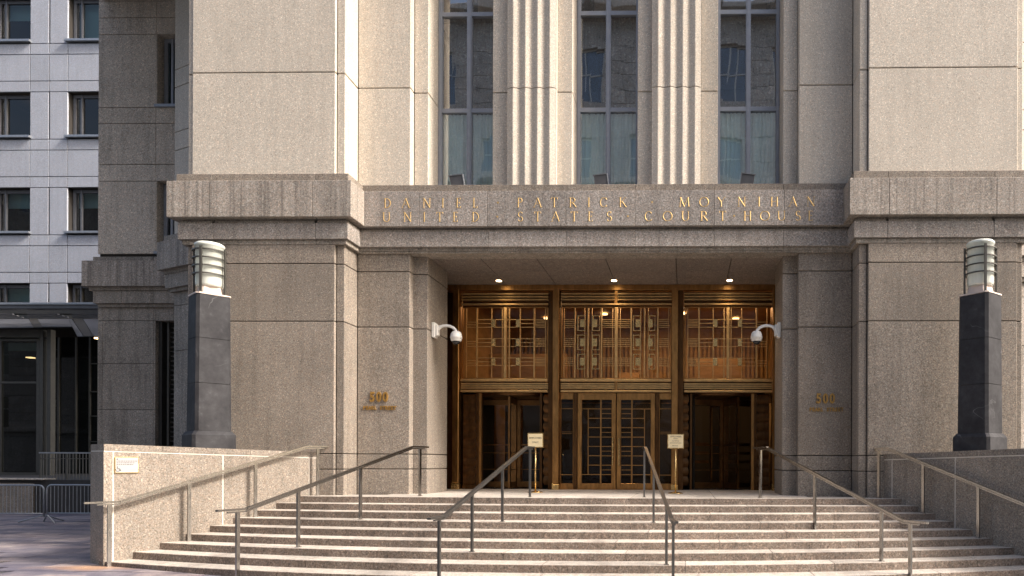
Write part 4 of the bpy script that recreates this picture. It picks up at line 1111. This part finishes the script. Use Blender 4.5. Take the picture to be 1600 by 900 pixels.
barrier(-82, 68.5, 17.25, 'steel crowd barrier at the far left, in front of the brownish terrace wall')
barrier(73.5, 220, 17.1, 'steel crowd barrier half hidden behind the end of the sunlit cheek wall')

# ------------------------------------------------------------------ lamp pillars
def pillar(sg, label):
    cx, cy = bx(sg, 6.82 if sg < 0 else 6.69), 12.28
    t = thing('lamp_pillar', (cx, cy, 1.6), label, 'lamp pillar', 'slate pillars with glass lanterns beside the entrance')
    M = Matrix.Translation((cx, cy, 0)) @ Matrix.Rotation(math.radians(-50*sg), 4, 'Z')
    def oct_(mm, h, c, z0, z1, h1=None):
        h1 = h1 or h
        def ring(H, z): return [mm.V(p) for p in ((-H+c, -H, z), (H-c, -H, z), (H, -H+c, z), (H, H-c, z), (H-c, H, z), (-H+c, H, z), (-H, H-c, z), (-H, -H+c, z))]
        a, b = ring(h, z0), ring(h1, z1)
        for i in range(8): mm.face([a[i], a[(i+1) % 8], b[(i+1) % 8], b[i]])
        mm.face(b); mm.face(a[::-1])
    mm = MB(M); oct_(mm, .335, .045, 1.58, 1.99); oct_(mm, .335, .045, 1.99, 2.06, .29); obj('base_block', mm, G_SLATE, t)
    zs_ = [2.06, 2.89, 3.67, 4.43]; hs = [.278, .272, .266, .26]
    for i in range(3):
        mm = MB(M); oct_(mm, hs[i], .045, zs_[i]+.004, zs_[i+1]-.004, hs[i+1]); obj('shaft_block', mm, G_SLATE, t)
        mm = MB(M); oct_(mm, hs[i]-.012, .045, zs_[i]-.01, zs_[i]+.01); obj('shaft_joint', mm, JOINT, t)
    mm = MB(M); oct_(mm, .268, .045, 4.431, 4.455); obj('cap_slab', mm, LAMPBASE, t)
    mm = MB(M); oct_(mm, .17, .03, 4.456, 4.64, .14); obj('lantern_base', mm, LAMPBASE, t)
    lan = MB()
    n = 28; prof = [(.20, 4.60), (.215, 4.64), (.215, 5.30), (.228, 5.31), (.232, 5.345), (.205, 5.37), (.12, 5.385)]
    if True:
        rings = []
        for r, z in prof:
            rings.append([lan.V((cx+(r*(1 if (k % 2 or z > 5.3) else .972))*math.cos(2*math.pi*k/(n*2)), cy+(r*(1 if (k % 2 or z > 5.3) else .972))*math.sin(2*math.pi*k/(n*2)), z)) for k in range(n*2)])
        for A, B in zip(rings, rings[1:]):
            for k in range(n*2): lan.face([A[k], A[(k+1) % (n*2)], B[(k+1) % (n*2)], B[k]], True)
        lan.face(rings[-1]); lan.face(rings[0][::-1])
    obj('glass_cylinder', lan, FROST, t)
    for z in (4.80, 4.94, 5.08, 5.22):
        mm = MB(); pts = [(cx+.262*math.cos(2*math.pi*k/28), cy+.262*math.sin(2*math.pi*k/28)) for k in range(28)]; inn = [(cx+.23*math.cos(2*math.pi*k/28), cy+.23*math.sin(2*math.pi*k/28)) for k in range(28)]
        a = [mm.V((p[0], p[1], z)) for p in pts]; b = [mm.V((p[0], p[1], z+.018)) for p in pts]; c_ = [mm.V((p[0], p[1], z)) for p in inn]; d = [mm.V((p[0], p[1], z+.018)) for p in inn]
        for k in range(28):
            j = (k+1) % 28
            mm.face([a[k], a[j], b[j], b[k]]); mm.face([b[k], b[j], d[j], d[k]]); mm.face([c_[j], c_[k], d[k], d[j]]); mm.face([a[j], a[k], c_[k], c_[j]])
        obj('cage_ring', mm, DARKF, t)
    for k in range(4):
        th = math.radians(45+90*k-50*sg); x, y_ = cx+.262*math.cos(th), cy+.262*math.sin(th)
        Mb = Matrix.Translation((x, y_, 0)) @ Matrix.Rotation(th, 4, 'Z')
        mm = MB(Mb); mm.box(-.012, .012, -.02, .02, 4.456, 5.27); obj('cage_bar', mm, DARKF, t)
    return t
pillar(-1, 'dark slate pillar carrying a caged white glass lantern, left of the entrance')
pillar(1, 'dark slate pillar carrying a caged pale green glass lantern, right of the entrance')

# ------------------------------------------------------------------ handrails
def tread_z(X, Y):
    a = X-XS
    for k in range(NK-1, -1, -1):
        pass
    z = None
    for k in range(NK):
        if abs(a) < hw(k)+.2 and Y >= nose(k, a): return zk(k)
    return gz(X)
def handrail(posts, label, zlow, mat=STEEL, world=None):
    # posts: (px, py_base, level) from far (top) to near (bottom)
    P = []
    for px, py, z in posts: v = WZ(px, py, z); P.append(v)
    if world: P = [Vector(q) for q in world]
    A, Bv = P[0], P[-1]
    d = Vector((Bv.x-A.x, Bv.y-A.y, 0)); L_ = d.length; d.normalize()
    zt_ = ZL+.905
    t = thing('handrail', (Bv.x, Bv.y, gz(Bv.x)), label, 'handrail', 'steel handrails on the entrance steps')
    p0 = Vector((A.x, A.y, zt_))-d*.22; p1 = Vector((A.x, A.y, zt_))+d*.2; p2 = Vector((Bv.x, Bv.y, zlow))-d*.12; p3 = Vector((Bv.x, Bv.y, zlow))+d*.3
    m = MB(); m.bar(p0, p1+d*.01, .05, .028); m.bar(p1, p2, .05, .028); m.bar(p2-d*.01, p3, .05, .028)
    obj('rail', m, mat, t)
    m = MB(); dz = Vector((0, 0, .034)); m.bar(p0+d*.1-dz, p1-dz, .03, .018); m.bar(p1-dz, p2-dz, .03, .018); m.bar(p2-dz, p3-d*.15-dz, .03, .018)
    obj('rail_flange', m, mat, t)
    for v in P:
        s = (Vector((v.x, v.y, 0))-Vector((A.x, A.y, 0))).dot(d); q = Vector((A.x, A.y, 0))+d*s
        zb_ = tread_z(q.x, q.y)
        zr = zt_ if s <= .2 else (zlow if s >= L_-.12 else zt_+(zlow-zt_)*(s-.2)/(L_-.32))
        m = MB(Matrix.Translation((q.x, q.y, 0)) @ Matrix.Rotation(math.atan2(d.y, d.x), 4, 'Z'))
        m.box(-.024, .024, -.016, .016, zb_-.02, zr-.03); po = obj('post', m, mat, t)
        m = MB(Matrix.Translation((q.x, q.y, 0)) @ Matrix.Rotation(math.atan2(d.y, d.x), 4, 'Z')); m.box(-.04, .04, -.032, .032, zb_-.01, zb_+.008); obj('base_plate', m, mat, po)
    return t
z3, z6 = zk(3), zk(6)
wl = [(*PL(s, -.14), 0) for s in (.10, 1.18, 2.18, 3.22)]
handrail([], 'steel handrail running along the sunlit cheek wall, leftmost on the steps', .93, world=wl)
handrail([(656, 775, ZL), (570, 812, z3), (478, 856, z6), (371, 895, .02)], 'bright steel handrail on the left of the steps, clear of the cheek wall', .885)
handrail([(828, 776.5, ZL), (785, 815, z3), (741, 862, z6), (686, 925, gz(-3))], 'steel handrail rising to the left cream sign before the bronze doors', .84, RAILD)
handrail([(1006.5, 777, ZL), (1017.7, 816.7, z3), (1034.7, 870, z6), (1051.5, 935, gz(0))], 'dark steel handrail in the middle of the steps, in front of the double door', .81, RAILD)
handrail([(1188, 778.3, ZL), (1250, 818, z3), (1343, 880, zk(7)), (1422, 930, gz(3))], 'steel handrail right of the doors, ending above the lower steps', .76)
wr = [(*PR(s, -.14), 0) for s in (.02, .98, 2.02, 3.05)]
handrail([], 'steel handrail running along the shaded right cheek wall', .90, world=wr)

# ------------------------------------------------------------------ sign stands
def sign(px, pyb, pys, lines, label, wpx, tilt, arrow=False, skew=False):
    b = WZ(px, pyb, ZL); sc_ = b.y/1100
    t = thing('sign_stand', (b.x, b.y, ZL), label, 'sign stand', 'brass sign stands before the bronze doors')
    zc = W(px, pys, b.y).z; w = wpx*sc_/2; h = 11.5*sc_; xo = (-.0 if not skew else -.02)
    m = MB(); m.lathe([(.155, ZL), (.155, ZL+.012), (.13, ZL+.02), (.03, ZL+.035)], b.x, b.y, 24); obj('base', m, BRASS, t)
    m = MB(); m.tube([(b.x, b.y, ZL+.03), (b.x, b.y, zc-h)], .015, 10); obj('pole', m, BRASS, t)
    M = Matrix.Translation((b.x+xo, b.y, zc)) @ Matrix.Rotation(math.radians(tilt), 4, 'Z')
    m = MB(M); m.box(-w, w, -.016, .01, -h, h, .003); fr = obj('sign_frame', m, BRASS, t)
    m = MB(M); m.box(-w+.018, w-.018, -.02, -.014, -h+.018, h-.018); bd = obj('sign_face', m, CREAM, fr)
    for s, size, z in lines:
        off = M @ Vector((0, -.022, z*h))
        text_obj('sign_lettering', s, INK, fr, size, .001, off, rot=(math.pi/2, 0, math.radians(tilt)))
    if arrow:
        m = MB(M); m.slabxz([(-w*.42, -h*.62), (-w*.30, -h*.54), (-w*.30, -h*.59), (w*.28, -h*.59), (w*.28, -h*.65), (-w*.30, -h*.65), (-w*.30, -h*.70)], -.0225, -.02); obj('arrow_mark', m, INK, fr)
    return t
sign(836.5, 769.5, 688, [('EMPLOYEES', .05, .30), ('ONLY', .05, -.28)], 'brass sign stand with two short lines of print, before the left revolving door', 25, 0, skew=False)
sign(1055.5, 771, 689.5, [('EMPLOYEES', .042, .62), ('ONLY', .034, .36), ('ALL VISITORS', .024, .05), ('USE MAIN ENTRANCE', .024, -.24)], 'brass sign stand with five lines of print and an arrow, right of the double door', 26, 0, True)

# ------------------------------------------------------------------ dome cameras
def dome(sg, label):
    Y = 14.05; x = bx(sg, 3.48); zc = 4.13+.03
    t = thing('security_camera', (x, Y, zc), label, 'security camera', 'white dome cameras on the entrance jambs')
    i = -sg                                     # towards the opening
    m = MB(); m.box(x, x+i*.07, Y-.10, Y+.08, zc-.14, zc+.16, .012); m.box(x+i*.07, x+i*.12, Y-.075, Y+.055, zc-.10, zc+.12, .012); obj('mounting_plate', m, WHITEP, t)
    pts = []; 
    for k in range(9):
        u = k/8; a = math.pi*(1-u*.98)
        pts.append((x+i*(.10+.19*(1+math.cos(a))), Y-.02, zc+.0+.13*math.sin(a)*1.0+(-.05*u)))
    m = MB(); m.tube(pts, [.034]*3+[.03]*6, 10); obj('arm', m, WHITEP, t)
    cx = x+i*.475; cz = zc-.05
    m = MB(); m.lathe([(.03, cz+.05), (.075, cz+.035), (.10, cz-.0), (.115, cz-.06), (.118, cz-.10), (.108, cz-.105), (.105, cz-.14), (.09, cz-.16)], cx, Y-.02, 22); obj('housing', m, WHITEP, t)
    m = MB(); m.lathe([(.082, cz-.155), (.078, cz-.18), (.055, cz-.21), (.02, cz-.225), (.004, cz-.227)], cx, Y-.02, 18); obj('dome_lens', m, SMOKE, t)
    return t
dome(-1, 'white dome security camera on the sunlit left jamb of the entrance')
dome(1, 'white dome security camera on the shaded right jamb of the entrance')

# ------------------------------------------------------------------ building across the street (it shows in the window reflections)
opp = thing('limestone_building', (-10, -30, 0), 'pale limestone building across the street, seen only mirrored in the tall windows', 'building')
YO = -30
m = MB(); m.box(-96, 22, YO-12, YO-.4, -.5, 40); obj('wall_core', m, BODY, opp)
x = -96
while x < 22:
    for z0, z1 in ((0, 4.2), (4.2, 5.0), (9.0, 11.4), (15.4, 17.8), (21.8, 24.4), (28.6, 31.6), (36, 40)):
        bxo('ashlar_course', OPP, opp, x, x+5.98, YO-.4, YO, z0+.02, z1-.02)
    for z0, z1 in ((5.0, 9.0), (11.4, 15.4), (17.8, 21.8), (24.4, 28.6), (31.6, 36)):
        for zz_ in (0, 1, 2, 3):
            bxo('ashlar_pier', OPP, opp, x, x+1.9, YO-.4, YO, z0+zz_*(z1-z0)/4+.02, z0+(zz_+1)*(z1-z0)/4-.02); bxo('ashlar_pier', OPP, opp, x+4.1, x+5.98, YO-.4, YO, z0+zz_*(z1-z0)/4+.02, z0+(zz_+1)*(z1-z0)/4-.02)
        mm = MB(); frame_rect(mm, x+1.9, x+4.1, z0, z1, .12, .12, .12, YO-.35, YO-.28, 0); mm.box(x+2.95, x+3.05, YO-.35, YO-.28, z0, z1); mm.box(x+1.9, x+4.1, YO-.35, YO-.28, z0+2.4, z0+2.5)
        wd = obj('window', mm, WHITEP, opp); pane_obj(x+4.1, x+1.9, z0, z1, YO-.33, GL_UP, wd)
    x += 6
for z, dd in ((17.6, .9), (4.7, .5), (38.6, 1.6), (24.4, .7)): bxo('cornice', OPP, opp, -96.4, 22.4, YO-.4, YO+dd, z, z+.55, .05)
